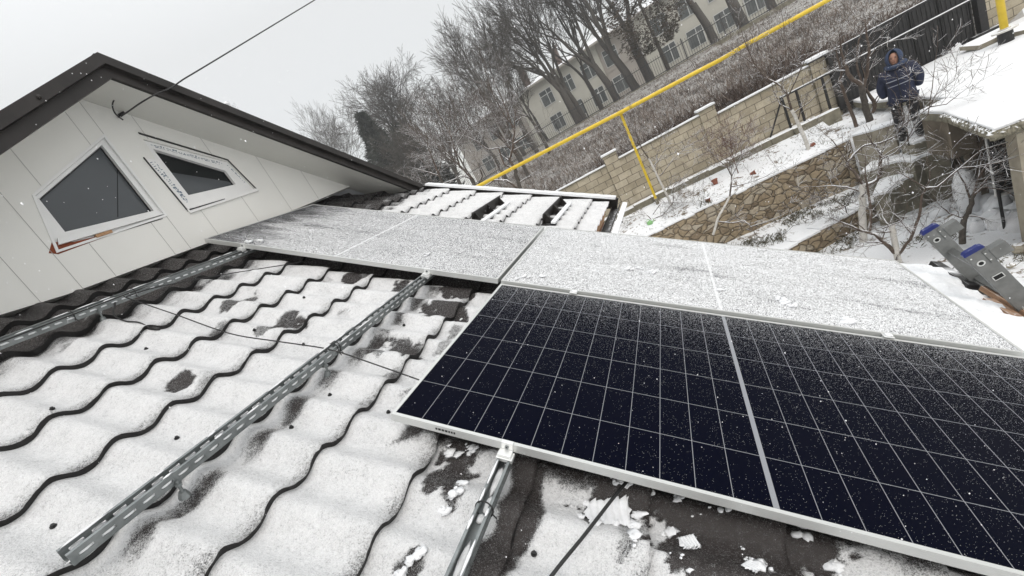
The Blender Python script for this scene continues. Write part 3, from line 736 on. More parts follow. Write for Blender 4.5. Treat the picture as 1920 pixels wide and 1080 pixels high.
# planks and snow on the eave
mb=MB(); rbox(mb,(2.70,.9,-.105),(2.76,2.22,-.075)); tag(mb.build('wooden_plank',M['plank'],bevel=.003),'narrow reddish plank lying along the right eave by the ladder','plank','loose planks on the right eave')
mb=MB(); rbox(mb,(2.63,.8,-.11),(2.685,2.05,-.088)); tag(mb.build('wooden_plank',M['plank'],bevel=.003),'lower wet plank half under snow next to the narrow one','plank','loose planks on the right eave')
mb=MB(); rbox(mb,(2.66,2.25,-.12),(2.72,2.68,-.085)); tag(mb.build('metal_batten',M['blackmetal'],bevel=.003),'short black metal profile on the far corner of the right eave','profile')
vs=[];fs=[];nu,nv=36,150
for i in range(nu+1):
    for j in range(nv+1):
        u=2.20+.50*i/nu; v=.3+2.36*j/nv; e_=min(1,i/3,(nu-i)/3,(nv-j)/4)
        h=-.118+.030*e_+(float(fbm(u,v,7,4))-.47)*.06*e_+(float(fbm(u,v,34,3))-.45)*.022*e_+.010*math.cos(2*math.pi*(v+.13)/.19)*e_-(.03 if e_==0 else 0); vs.append(roof(u,v,h))
for i in range(nu):
    for j in range(nv): k=i*(nv+1)+j; fs.append((k,k+nv+1,k+nv+2,k+1))
mb=MB(); mb.add(vs,fs); tag(mb.build('eave_snow',M['snow'],smooth=True),'uneven snow bank filling the tiles between the white panel and the right eave','snow bank',kind='stuff')
# ================================================================== LADDER
lad=empty('ladder',(3.42,2.11,-4.15),label='grey aluminium ladder with blue end caps leaning on the right eave',cat='ladder')
D=Vector((.37,0,-.929)).normalized(); Nn=Vector((.929,0,.37)).normalized()
top=Vector((2.160,1.9,-1.01)); Ll=3.36
inv=Matrix.Translation(-lad.location)
def LM(y): # local: x across stile(Nn), y=Y, z down the stile
    return Matrix(((Nn.x,0,D.x,top.x),(0,1,0,y),(Nn.z,0,D.z,top.z),(0,0,0,1)))
for y in (1.90,2.32):
    mb=MB(); A=LM(y); mb.box((-.043,-.0125,.012),(.043,.0125,Ll),A)
    st=mb.build('stile',M['alu_dark'],lad,bevel=.004); st.matrix_parent_inverse=inv
    mb=MB(); A=LM(y); mb.prism([(-.046,-.012),(.046,-.012),(.043,.004),(.030,.013),(-.030,.013),(-.043,.004)],-.016,.016,A@Matrix(((1,0,0,0),(0,0,1,0),(0,-1,0,.002),(0,0,0,1))))
    cpp=mb.build('end_cap',M['blue'],lad,bevel=.003); cpp.matrix_parent_inverse=inv
    mb=MB(); mb.box((.044,-.022,.035),(.115,.022,.105),A); mb.box((.02,-.016,.05),(.0435,-.013,.09),A); mb.box((.020,-.018,.028),(.048,.018,.11),A)
    hk=mb.build('hook_bracket',M['alu_dark'],lad,bevel=.004); hk.matrix_parent_inverse=inv
for y in (1.90,2.32):
    A=LM(y); mb=MB(); rr=.017; mb.tube([A@Vector((-.012,-.0128,.085)),A@Vector((-.012,-.0145,.085))],rr,16); o_=mb.build('latch_ring',M['alu'],lad); o_.matrix_parent_inverse=inv
    mb=MB(); mb.tube([A@Vector((-.012,-.0146,.085)),A@Vector((-.012,-.0152,.085))],rr*.62,14); mb.build('ring_hole',M['darkhole'],o_)
    for q_ in ((.026,.045),(.026,.09),(-.03,.035)):
        mb=MB(); mb.tube([A@Vector((q_[0],-.0165,q_[1])),A@Vector((q_[0],-.0185,q_[1]))],.004,8)
        o_=mb.build('rivet',M['alu'],lad); o_.matrix_parent_inverse=inv
z=.20; k=0
while z<Ll-.1:
    A=LM(0); mb=MB(); mb.box((-.017,1.913,z-.013),(.017,2.307,z+.013),A)
    for j in range(6): mb.box((-.015+j*.0055,1.914,z-.0145),(-.0125+j*.0055,2.306,z-.0131),A)
    rg=mb.build('rung',M['alu_dark'],lad,bevel=.003); rg.matrix_parent_inverse=inv
    mb=MB(); mb.box((-.019,1.885,z-.012),(.019,1.8872,z+.012),A); s2=mb.build('rung_socket',M['darkhole'],rg)
    mb=MB(); 
    for a_,b_ in (((-.023,1.8845,z-.015),(-.019,1.8874,z+.015)),((.019,1.8845,z-.015),(.023,1.8874,z+.015)),((-.023,1.8845,z-.0155),(.023,1.8874,z-.012)),((-.023,1.8845,z+.012),(.023,1.8874,z+.0155))): mb.box(a_,b_,A)
    mb.build('socket_rim',M['alu'],rg)
    z+=.245; k+=1
# ================================================================== BLOCK WALL
q=mat('limestone_blocks',(.3,.28,.22),.9,0,.2); g=NG(q)
cc=g.n('TexCoord').outputs['Object']; sp3=g.n('SeparateXYZ'); g.l(cc,sp3.inputs[0]); cb=g.n('CombineXYZ'); g.l(sp3.outputs[0],cb.inputs[0]); g.l(sp3.outputs[2],cb.inputs[1])
br=g.n('TexBrick'); g.l(cb.outputs[0],br.inputs['Vector']); br.inputs['Scale'].default_value=1; br.inputs['Brick Width'].default_value=.40; br.inputs['Row Height'].default_value=.20
br.inputs['Mortar Size'].default_value=.009; br.inputs['Mortar Smooth'].default_value=.4; br.offset=.5
br.inputs['Color1'].default_value=(.50,.46,.375,1); br.inputs['Color2'].default_value=(.37,.335,.26,1); br.inputs['Mortar'].default_value=(.15,.135,.11,1)
n1=g.noise(3,6,.65); n2=g.noise(45,4,.7)
c=g.mix(.55,br.outputs[0],g.ramp(n1,[(.3,(.55,.5,.42)),(.65,(1.15,1.1,1.0))]),'MULTIPLY'); c=g.mix(.35,c,g.ramp(n2,[(.3,.6),(.7,1.3)]),'MULTIPLY')
g.base(c); g.bump(g.math('ADD',g.math('MULTIPLY',n2,.25),g.math('MULTIPLY',br.outputs['Fac'],-1.0)),.8,.012); M['blocks']=q
bw=empty('block_wall',wallpt(0,0,-2.0),(0,0,TH),'pale limestone block wall with snowy copings and raised pillars','wall')
Z0=-2.0
def wbox(a,b): return (a[0],a[1],a[2]-Z0),(b[0],b[1],b[2]-Z0)
for (s0,s1,zt) in ((-7,-.002,-.60),(.422,2.838,-.60),(3.282,5.62,-.80)):
    mb=MB(); mb.box(*wbox((s0,.03,-2.7),(s1,.22,zt))); mb.build('block_panel',M['blocks'],bw)
    mb=MB(); mb.box(*wbox((s0,-.01,zt+.002),(s1,.26,zt+.028))); mb.build('coping',M['concrete'],bw)
    mb=MB(); 
    x=s0
    while x<s1-.01:
        x2=min(x+.3,s1-.005); mb.box(*wbox((x+.001,-.012+random.uniform(0,.006),zt+.0285),(x2,.262,zt+.062+random.uniform(0,.008)))); x=x2
    mb.build('coping_snow',M['snow'],bw,bevel=.01)
mb=MB(); mb.box(*wbox((9.25,.03,-2.7),(14,.22,-.55))); mb.build('block_panel',M['blocks'],bw)
mb=MB(); mb.box(*wbox((9.25,-.02,-.548),(14,.26,-.50))); mb.build('coping',M['snow'],bw)
for (s0,zt) in ((0,-.34),(2.84,-.50),(5.64,-.70)):
    mb=MB(); mb.box(*wbox((s0,-.02,-2.7),(s0+.42,.30,zt))); pl=mb.build('pillar',M['blocks'],bw)
    mb=MB(); mb.box(*wbox((s0-.035,-.06,zt+.002),(s0+.455,.34,zt+.03))); mb.build('cap',M['concrete'],pl)
    mb=MB(); mb.box(*wbox((s0-.03,-.055,zt+.0305),(s0+.45,.335,zt+.085))); mb.build('cap_snow',M['snow'],pl,bevel=.015)
# kerb at its foot
mb=MB(); Kz=-1.97
for i in range(13):
    s0=-1.4+i*.55; 
    if s0>5.6: break
    mb.box((s0,-.62+random.uniform(-.02,.02),-.5),(s0+.545,-.30,Kz-Z0+random.uniform(-.02,.02)-.02),None)
kb=empty('stone_kerb',wallpt(0,0,Z0),(0,0,TH),'low mossy kerb with a snow strip at the foot of the block wall','kerb')
mb.build('kerb_stones',M['concrete'],kb,bevel=.02)
# ---- rubble retaining walls
def rubble(name,scale=4.5):
    q=mat(name,(.3,.2,.12),.9,0,.2); g=NG(q)
    wv=g.coord(); nn=g.n('TexNoise'); nn.inputs['Scale'].default_value=3; g.l(wv,nn.inputs['Vector'])
    ad=g.n('VectorMath',operation='MULTIPLY_ADD'); g.l(nn.outputs['Color'],ad.inputs[0]); ad.inputs[1].default_value=(.22,.22,.22); g.l(wv,ad.inputs[2])
    mp=g.n('Mapping'); mp.inputs['Scale'].default_value=(1,1,1.45); g.l(ad.outputs[0],mp.inputs[0])
    v1=g.n('TexVoronoi',feature='DISTANCE_TO_EDGE'); v1.inputs['Scale'].default_value=scale; g.l(mp.outputs[0],v1.inputs['Vector'])
    v2=g.n('TexVoronoi'); v2.inputs['Scale'].default_value=scale; g.l(mp.outputs[0],v2.inputs['Vector'])
    sp4=g.n('SeparateXYZ'); g.l(v2.outputs['Color'],sp4.inputs[0])
    st=g.ramp(sp4.outputs[0],[(0,(.20,.155,.105)),(.4,(.33,.265,.175)),(.7,(.36,.30,.215)),(1,(.42,.375,.30))])
    st=g.mix(.6,st,g.ramp(g.noise(14,5,.7),[(.3,.55),(.7,1.35)]),'MULTIPLY')
    ed=g.sstep(v1.outputs['Distance'],.008,.036); c=g.mix(ed,(.06,.048,.035),st)
    g.base(c); g.bump(g.math('ADD',g.sstep(v1.outputs['Distance'],0,.14),g.math('MULTIPLY',g.noise(30,3),.2)),1.0,.03); return q
M['rubble']=rubble('ochre_rubble_stone',4.6)
def slopewall(name,label,pts,thick,zb,zt,mt,cat='wall',snowtop=.05,seg=.25):
    "low wall along a polyline of (x,y); irregular snow-covered top"
    P=[Vector((x,y,0)) for x,y in pts]; o0=P[0]; e=empty(name,(o0.x,o0.y,zb),label=label,cat=cat)
    mb=MB(); ms=MB()
    for a,b in zip(P,P[1:]):
        d=(b-a); ln=d.length; d.normalize(); n=Vector((-d.y,d.x,0)); k=max(1,int(ln/seg))
        for i in range(k):
            p=a+d*(ln*i/k)-o0; q_=a+d*(ln*(i+1)/k)-o0; h=zt-zb+random.uniform(-.015,.015); j=random.uniform(-.015,.015)
            vs=[p+n*j,q_+n*j,q_+n*thick,p+n*thick]; vs=vs+[v+Vector((0,0,h)) for v in vs]
            mb.add(vs,[(0,3,2,1),(4,5,6,7),(0,1,5,4),(1,2,6,5),(2,3,7,6),(3,0,4,7)])
            vs2=[p+n*(j-.02),q_+n*(j-.02),q_+n*(thick+.1),p+n*(thick+.1)]; vs2=[v+Vector((0,0,h+.002)) for v in vs2]+[v+Vector((0,0,h+snowtop)) for v in vs2]
            ms.add(vs2,[(0,3,2,1),(4,5,6,7),(0,1,5,4),(1,2,6,5),(2,3,7,6),(3,0,4,7)])
    mb.build('stonework',mt,e); ms.build('snow_cover',M['snow'],e,bevel=.012); return e
slopewall('retaining_wall','tall ochre rubble stone wall holding up the garden terrace with pots',[(-3.0,9.70),(-.2,10.42),(2.07,11.02),(4.34,11.58)],.30,-4.2,-2.52,M['rubble'])
slopewall('retaining_wall','low ochre rubble stone wall in front of the narrow garden bed',[(.3,8.42),(2.0,9.28),(2.5,9.55),(3.75,10.20),(4.38,10.38)],.26,-4.25,-3.74,M['rubble'],snowtop=.06)
slopewall('retaining_wall','grey concrete edge wall rising to the yard beside the old fruit tree',[(4.36,11.45),(4.62,11.15),(4.92,11.0)],.2,-4.2,-2.45,M['concrete_pale'])
# ---- steps
st=empty('garden_steps',(4.4,10.3,-4.15),label='mossy concrete garden steps under snow, leading up to the yard',cat='steps')
def step(poly,z0,z1):
    P=[(x-4.4,y-10.3) for x,y in poly]; mb=MB(); mb.prism(P,z0+4.15,z1+4.15); s_=mb.build('step',M['concrete'],st,bevel=.02)
    cx=sum(p[0] for p in P)/len(P); cy=sum(p[1] for p in P)/len(P)
    mb=MB(); mb.prism([(cx+(x-cx)*.985,cy+(y-cy)*.985) for x,y in P],z1+4.152,z1+4.20); mb.build('tread_snow',M['snow'],s_,bevel=.015)
def pstep(pix,z,zb):
    step([(lambda p:(p.x,p.y))(atz(a,b,z)) for a,b in pix],zb,z)
pstep([(1672,369),(1800,318),(1796,300),(1700,318),(1676,345)],-3.72,-4.25)
pstep([(1636,368),(1664,362),(1685,342),(1716,330),(1716,312),(1690,312),(1652,332)],-3.45,-4.24)
pstep([(1612,327),(1640,318),(1655,311),(1688,303),(1712,305),(1730,294),(1779,280),(1757,262),(1735,262),(1715,272),(1680,268),(1657,286),(1640,300)],-3.14,-4.23)
pstep([(1688,268),(1713,271),(1752,256),(1742,240),(1698,240)],-2.84,-4.22)
# ---- yard slab and cellar below it
M['oldrender']=varied('stained_render',(.07,.058,.042),(.19,.16,.12),2.4,.9,0,.5,.02,detail=7)
yd=empty('yard_slab',(4.9,9.2,-2.2),label='snow covered concrete yard slab above the cellar, in front of the black gate',cat='slab')
poly=[(4.62,7.12),(4.92,9.0),(4.90,9.75),(5.34,9.9),(5.36,11.3),(5.10,12.6),(5.16,13.75),(9.2,14.55),(16,16),(16,6.9)]
pl=[(x-4.9,y-9.2) for x,y in poly]
mb=MB(); mb.prism(pl,-.06,.08); mb.build('concrete_slab',M['concrete'],yd)
cx,cy=5,2
mb=MB(); mb.prism([(x+.008,y+.008) for x,y in pl],.082,.125); mb.build('snow_cover',M['snow_slab'],yd,bevel=.02)
mb=MB()
for i in range(40):
    t=i/39; x=4.62+.30*t; y=7.12+1.88*t; mb.blob((x-4.9+random.uniform(-.01,.01),y-9.2,.03),(.05,.06,.06),7,5,.3)
for i in range(50): x=4.62+2.2*i/49; mb.blob((x-4.9,7.12-9.2-.2*(i/49)*.2,.02+random.uniform(-.02,.02)),(.05,.05,.05),7,5,.3)
mb.build('broken_edge',M['concrete'],yd)
cel=empty('cellar',(5.4,9.2,-4.2),label='dark cellar under the snowy yard slab with rough concrete walls',cat='cellar')
ci=Matrix.Translation(-cel.location)
def cpart(mb,n,mt,**k): o=mb.build(n,mt,cel,**k); o.matrix_parent_inverse=ci; return o
mb=MB(); mb.box((5.96,10.42,-4.25),(9,10.6,-2.27)); mb.box((5.6,11.35,-4.25),(9,11.5,-2.27)); mb.box((5.37,10.45,-3.72),(5.6,11.4,-2.27)); mb.box((6.6,7.0,-4.25),(6.8,10.40,-2.27)); cpart(mb,'back_wall',M['oldrender'])
mb=MB(); mb.box((4.95,9.0,-2.95),(5.25,9.85,-2.27)); mb.box((5.26,9.3,-4.2),(5.42,9.5,-2.27)); cpart(mb,'block_pier',M['oldrender'])
mb=MB(); mb.box((4.86,7.18,-4.25),(5.40,7.42,-2.29)); mb.box((5.41,7.25,-4.25),(6.6,7.40,-2.29)); cpart(mb,'front_wall',M['concrete_pale'])
fr=MB(); A_=at(1847,258,8.9); 
x0,x1,z0_,z1_=5.02,5.50,-3.55,-2.42
for a_,b_ in (((x0,8.20,z0_),(x0+.05,8.25,z1_)),((x1-.04,8.20,z0_),(x1,8.25,z1_)),((x0+.051,8.20,z1_-.05),(x1-.041,8.25,z1_)),((x0+.051,8.20,z0_),(x1-.041,8.25,z0_+.04))): fr.box(a_,b_)
cpart(fr,'door_frame',M['white_paint'])
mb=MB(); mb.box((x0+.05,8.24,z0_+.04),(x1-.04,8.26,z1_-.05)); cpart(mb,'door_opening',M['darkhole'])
mb=MB(); mb.tube([(5.02,8.12,-2.27),(5.02,8.14,-4.2)],.022,8); cpart(mb,'prop_post',M['blackmetal'])
# drifts and rubble at its foot
mb=MB(); 
for i in range(22):
    x=random.uniform(4.7,5.5); y=random.uniform(8.0,9.6); s_=random.uniform(.12,.28); mb.blob((x,y,-4.12),(s_,s_*.8,s_*random.uniform(.6,1.3)),9,6,.2)
mb.blob((5.15,9.35,-3.8),(.16,.2,.55),10,8,.15)
tag(mb.build('snow_drift',M['snow'],smooth=True),'heaped snow over rubble at the cellar mouth','snow drift',kind='stuff')
def rock(x,y,z,s,label,mt=None,grp='loose stones in the garden'):
    mb=MB(); vs=[];k=Matrix.Rotation(random.uniform(0,3),3,'Z'); mb.blob((0,0,0),s,7,5,.16,k); o=mb.build('stone',mt or M['concrete_pale'],bevel=.01); o.location=(x,y,z); tag(o,label,'stone',grp)
p=atz(1911,470,-4.12); rock(p.x,p.y,-4.08,(.10,.09,.08),'round pale stone in the snow at the right edge, beside the ladder')
p=atz(1895,500,-4.12); rock(p.x,p.y,-4.1,(.05,.05,.04),'small stone just below the round one by the ladder')
# cut stone blocks lying on the terrace
def cblock(px,py,z,dims,rz,label):
    p=atz(px,py,z); o=empty('stone_block',(p.x,p.y,z-.05),(R(4),R(-3),rz),label,'stone block','loose cut stone blocks by the house corner')
    a,b,c=dims; mb=MB(); mb.box((-a/2,-b/2,0),(a/2,b/2,c)); mb.build('block_body',M['blocks'],o,bevel=.008)
    mb=MB(); mb.box((-a/2+.005,-b/2+.005,c+.001),(a/2-.005,b/2-.005,c+.03)); mb.build('block_snow',M['snow'],o,bevel=.012)
cblock(1157,418,-2.45,(.39,.2,.2),.35,'cut stone block nearest the roof gutter, crossed by the iron rod')
cblock(1193,399,-2.42,(.34,.2,.2),.5,'second cut stone block, right of the iron rod')
cblock(1425,242,-2.05,(.5,.16,.06),.2,'flat snow topped slab leaning at the foot of the block wall')
cblock(1215,382,-2.22,(.3,.16,.12),.1,'small block beside the foot of the yellow post')
p0=atz(1174,434,-2.5); p1=p0+Vector((0.02,.03,.85)); mb=MB(); mb.tube([p0+Vector((0,0,-.1)),p1],.013,8); tag(mb.build('iron_rod',M['blackmetal'],smooth=True),'thin dark iron rod standing by the cut stone block','rod')
# flower pots
def pot(px,py,z,s,tilt,label):
    p=atz(px,py,z); o=empty('flower_pot',(p.x,p.y,gzs(p.x,p.y)+.0),(tilt[0],tilt[1],random.uniform(0,3)),label,'flower pot','terracotta pots in the terrace snow')
    mb=MB(); mb.tube([(0,0,0),(0,0,.12*s)],[.055*s,.078*s],14); mb.build('pot_body',M['terracotta'],o,smooth=False)
    mb=MB(); mb.tube([(0,0,.121*s),(0,0,.15*s)],.088*s,14); mb.build('rim',M['terracotta'],o)
    mb=MB(); mb.blob((0,0,.150*s),(.078*s,.078*s,.022*s),12,6,.05); mb.build('pot_snow',M['snow'],o,smooth=True)
pot(1408,327,-2.38,.85,(R(80),0),'terracotta pot lying on its side, highest of those near the rubble wall')
pot(1345,352,-2.40,.95,(R(20),R(10)),'tilted terracotta pot in the middle of the terrace snow')
pot(1329,379,-2.46,.75,(R(8),0),'small pot lowest on the terrace, close to the rubble wall top')
pot(1520,272,-2.35,.65,(R(70),R(20)),'half buried terracotta pot at the foot of the whitewashed tree')
p=atz(1222,426,-2.5); o=empty('watering_can',(p.x,p.y,-2.5),(0,0,.6),'pale green plastic can beside a shrub near the roof edge','watering can')
mb=MB(); mb.tube([(0,0,0),(0,0,.16),(0,0,.19)],[.075,.08,.05],12); mb.build('can_body',M['green'],o); mb=MB(); mb.tube([(.06,0,.05),(.15,0,.17)],[.014,.010],8); mb.build('spout',M['green'],o)
mb=MB(); mb.tube([(-.06,0,.17),(-.09,0,.22),(-.02,0,.25),(.04,0,.19)],.008,6); mb.build('handle',M['green'],o)
# ================================================================== GAS PIPE
gp=empty('gas_pipe',(.03,12.02,-2.1),label='long yellow gas pipe on a tall yellow post above the block wall',cat='pipe'); gi=Matrix.Translation(-gp.location)
PP=[Vector((-16,9.1,1.12)),Vector((-8,10.6,.93)),Vector((-4.23,11.25,.76)),Vector((.04,12.01,.575)),Vector((1.9,12.36,.515)),Vector((2.56,12.47,.485)),Vector((3.2,12.60,.50)),Vector((4.14,12.76,.475)),Vector((4.98,12.91,.46)),Vector((7.4,13.3,.42)),Vector((14,14.4,.3))]
mb=MB(); mb.tube(PP,.052,14); o=mb.build('pipe_run',M['yellow'],gp,smooth=True); o.matrix_parent_inverse=gi
b=atz(1232,378,-2.12); mb=MB(); mb.box((b.x-.032,b.y-.032,-2.25),(b.x+.032,b.y+.032,.515)); 
for zz in (.30,): mb.box((b.x-.07,b.y-.05,.515),(b.x+.07,b.y+.05,.53))
o=mb.build('support_post',M['yellow'],gp); o.matrix_parent_inverse=gi
mb=MB(); mb.tube([(b.x,b.y,-2.3),(b.x,b.y,-2.02)],.05,10); o=mb.build('post_foot',M['concrete'],gp); o.matrix_parent_inverse=gi
for x in (-7.0,-3.0,3.2): 
    pass
# second riser at the yard with flange
b=atz(1886,72,-2.0); r2=empty('gas_riser',(b.x,b.y,-2.1),label='yellow gas riser pipe with a flange and black base in the yard',cat='pipe')
mb=MB(); mb.tube([(0,0,.30),(0,0,2.55),(0,.15,2.7)],.062,14); mb.build('riser',M['yellow'],r2,smooth=True)
mb=MB(); mb.tube([(0,0,.255),(0,0,.285)],.19,20); mb.tube([(0,0,.286),(0,0,.31)],.09,16); mb.build('flange',M['limewash'],r2)
mb=MB(); mb.tube([(0,0,-.05),(0,0,.254)],.115,14); mb.build('base_sleeve',M['blackmetal'],r2)
# ================================================================== GATE
gt=empty('sliding_gate',wallpt(6.1,-.12,-2.15),(0,0,TH),'black sheet metal sliding gate with a snow lined rail','gate')
def gb(a,b,mb): mb.box((a[0]-6.1,a[1]+.12,a[2]+2.15),(b[0]-6.1,b[1]+.12,b[2]+2.15)); return mb
mb=MB(); s=6.12
while s<8.95:
    gb((s,-.10,-2.10),(min(s+.565,8.97),-.08,-.72),mb); 
    for k in range(6): gb((s+.03+k*.09,-.112,-2.08),(s+.06+k*.09,-.101,-.74),mb)
    s+=.57
mb.build('sheet_panel',M['blackmetal'],gt)
for s in [6.08+.57*i for i in range(6)]:
    gb((s,-.075,-2.10),(s+.045,-.03,-.72),MB()).build('upright',M['blackmetal'],gt); gb((s-.012,-.135,-2.09),(s+.012,-.1005,-.73),MB()).build('upright',M['darkhole'],gt)
for z0,z1,a0,yo,mt in ((-.72,-.68,5.55,-.12,M['blackmetal']),(-2.16,-2.09,4.2,-.14,M['blackmetal'])): gb((a0,yo,z0),(9.0,yo+.06,z1),MB()).build('rail',mt,gt)
gb((5.57,-.11,-.6795),(8.98,-.07,-.665),MB()).build('rail_snow',M['snow'],gt)
mb=MB(); a=at(1478,172,13.0); 
# mid rail runs on past the sheet as the counterweight tail
gb((4.72,-.20,-1.185),(9.0,-.15,-1.145),mb); mb.build('rail',M['blackmetal'],gt)
gb((4.74,-.195,-1.1445),(8.98,-.155,-1.122),MB()).build('rail_snow',M['snow'],gt)
for s in (4.75,5.10,5.72): gb((s,-.19,-2.09),(s+.05,-.15,-1.19),MB()).build('tail_bar',M['blackmetal'],gt)
mb=MB(); mb.tube([Vector((4.2-6.1,-.05,.06)),Vector((4.76-6.1,-.05,.95))],.022,6); mb.build('tail_brace',M['blackmetal'],gt)
gb((5.98,-.16,-2.2),(6.10,-.04,-.69),MB()).build('guide_post',M['blackmetal'],gt)
gb((9.02,-.20,-2.2),(9.17,-.05,-.40),MB()).build('guide_post',M['blackmetal'],gt)
mb=MB(); gb((8.82,-.26,-2.2),(9.40,-.02,-1.98),mb); mb.build('post_footing',M['blackmetal'],gt)
# snowy slabs stacked behind the riser
for i,(dx,dy,rz,lb) in enumerate(((.55,.35,.5,'snowy concrete plate behind the gas riser, nearest of the three'),(1.05,.15,.35,'snowy concrete plate right of the gas riser'),(.15,.75,.1,'snowy plate leaning behind the gate post'))):
    mb=MB(); mb.box((-.4,-.3,0),(.4,.3,.10)); o=mb.build('concrete_plate',M['concrete_pale'],bevel=.01); o.location=(b.x+dx,b.y+dy,-2.08+.02*i); o.rotation_euler=(R(6),0,rz); tag(o,lb,'concrete plate','concrete plates stacked by the riser')
# ================================================================== FENCE ON THE HILL
FY=36; fn=empty('iron_fence',(0,FY,1.6),label='black iron picket fence along the top of the brushy slope',cat='fence')
M['iron']=mat('black_iron',(.03,.03,.032),.6)
mb=MB(); x=-17.0
while x<16: mb.tube([(x,0,.05),(x,0,1.38)],.012,4,False); x+=.16
mb.build('pickets',M['iron'],fn)
x=-17.0
while x<16.2:
    MB().box((x-.035,-.035,-.2),(x+.035,.035,1.5)).build('post',M['iron'],fn); x+=2.55
MB().box((-17,-.02,1.15),(16,.02,1.20)).box((-17,-.02,.10),(16,.02,.16)).build('rail',M['iron'],fn)
MB().box((-17,-.12,-.4),(16,.12,.06)).build('plinth',M['concrete'],fn)
# ================================================================== BUILDING
BY=50; K=(BY+.888)/(45+.888)
def bx(px,py): return at(px,py,BY)
bd=empty('school_building',(4,BY,1.6),label='long two storey cream building with a snowy roof behind the trees',cat='building')
M['cream']=varied('cream_render',(.45,.44,.39),(.53,.52,.46),.6,.9,0,.1,.01,detail=6); M['pinkish']=varied('greyish_pink_render',(.36,.33,.30),(.43,.40,.36),.6,.9,0,.1,.01,detail=6)
M['chimbrick']=varied('sooty_brick',(.085,.06,.05),(.14,.10,.085),4,.9)
M['winglass']=varied('far_window_glass',(.05,.06,.06),(.12,.13,.13),1.2,.2); M['winframe']=mat('far_window_frame',(.55,.56,.55),.6)
ZE=8.10-1.6
for a_,b_,m_ in (((-16.6,0,-1),(-7,9,ZE),'cream'),((-3,0,-1),(30,9,ZE),'cream'),((-26,.6,-1),(-16.62,9,ZE),'pinkish'),((-6.98,.25,-1),(-3.02,9,ZE),'pinkish')): MB().box(a_,b_).build('wall',M[m_],bd)
mb=MB(); mb.add([(-26.5,-.5,ZE),(30.5,-.5,ZE),(30.5,9.5,ZE),(-26.5,9.5,ZE),(-22,4.5,ZE+1.15),(26,4.5,ZE+1.15)],[(0,1,5,4),(1,2,5),(2,3,4,5),(3,0,4),(3,2,1,0)]); rf=mb.build('roof',M['snow'],bd)
MB().box((-26.5,-.62,ZE-.16),(30.5,-.505,ZE+.03)).build('gutter',M['pinkish'],rf)
for (px,py) in ((979,136),(913,184),(1040,100)):
    c=at(px,py,BY+2); x=c.x-4; MB().box((x-.35,1.7,ZE+.2),(x+.35,2.3,c.z-1.6+.5)).box((x-.45,1.6,c.z-1.6+.5),(x+.45,2.4,c.z-1.6+.65)).build('chimney',M['chimbrick'],rf)
def bwin(x,zc,wd=1.35,hh=1.55,y=0):
    MB().box((x-wd/2,y-.03,zc-hh/2),(x+wd/2,y+.05,zc+hh/2)).build('window',M['winglass'],bd)
    wn_=bpy.context.scene.collection.objects[-1]
    mb=MB()
    for a_,b_ in (((x-wd/2-.06,y-.06,zc-hh/2-.06),(x+wd/2+.06,y-.031,zc-hh/2)),((x-wd/2-.06,y-.06,zc+hh/2),(x+wd/2+.06,y-.031,zc+hh/2+.06)),((x-wd/2-.06,y-.06,zc-hh/2),(x-wd/2,y-.031,zc+hh/2)),((x+wd/2,y-.06,zc-hh/2),(x+wd/2+.06,y-.031,zc+hh/2)),((x+.1,y-.055,zc-hh/2),(x+.17,y-.0315,zc+hh/2)),((x-wd/2,y-.056,zc+hh*.18),(x+wd/2,y-.0318,zc+hh*.18+.06))): mb.box(a_,b_)
    mb.build('frame',M['winframe'],wn_)
up=[at(990,204,BY).x,at(1027,184,BY).x]; lo=[at(1012,251,BY).x,at(1050,225,BY).x]
zl=at(1050,225,BY).z-1.6; zu=at(1008,194,BY).z-1.6
step_=up[1]-up[0]
for k in range(-3,17):
    x=up[0]-4+step_*k; yy=.6 if x<-16.7 else (.25 if -7.6<x<-2.4 else 0)
    if -25.5<x<29 and not any(abs(x-e_)<.85 for e_ in (-16.6,-7,-3)):
        bwin(x,zu,y=yy); bwin(x,zl,y=yy)
MB().box((-6.9,.20,zl+1.5),(-3.1,.249,zl+1.75)).build('band',M['pinkish'],bd)
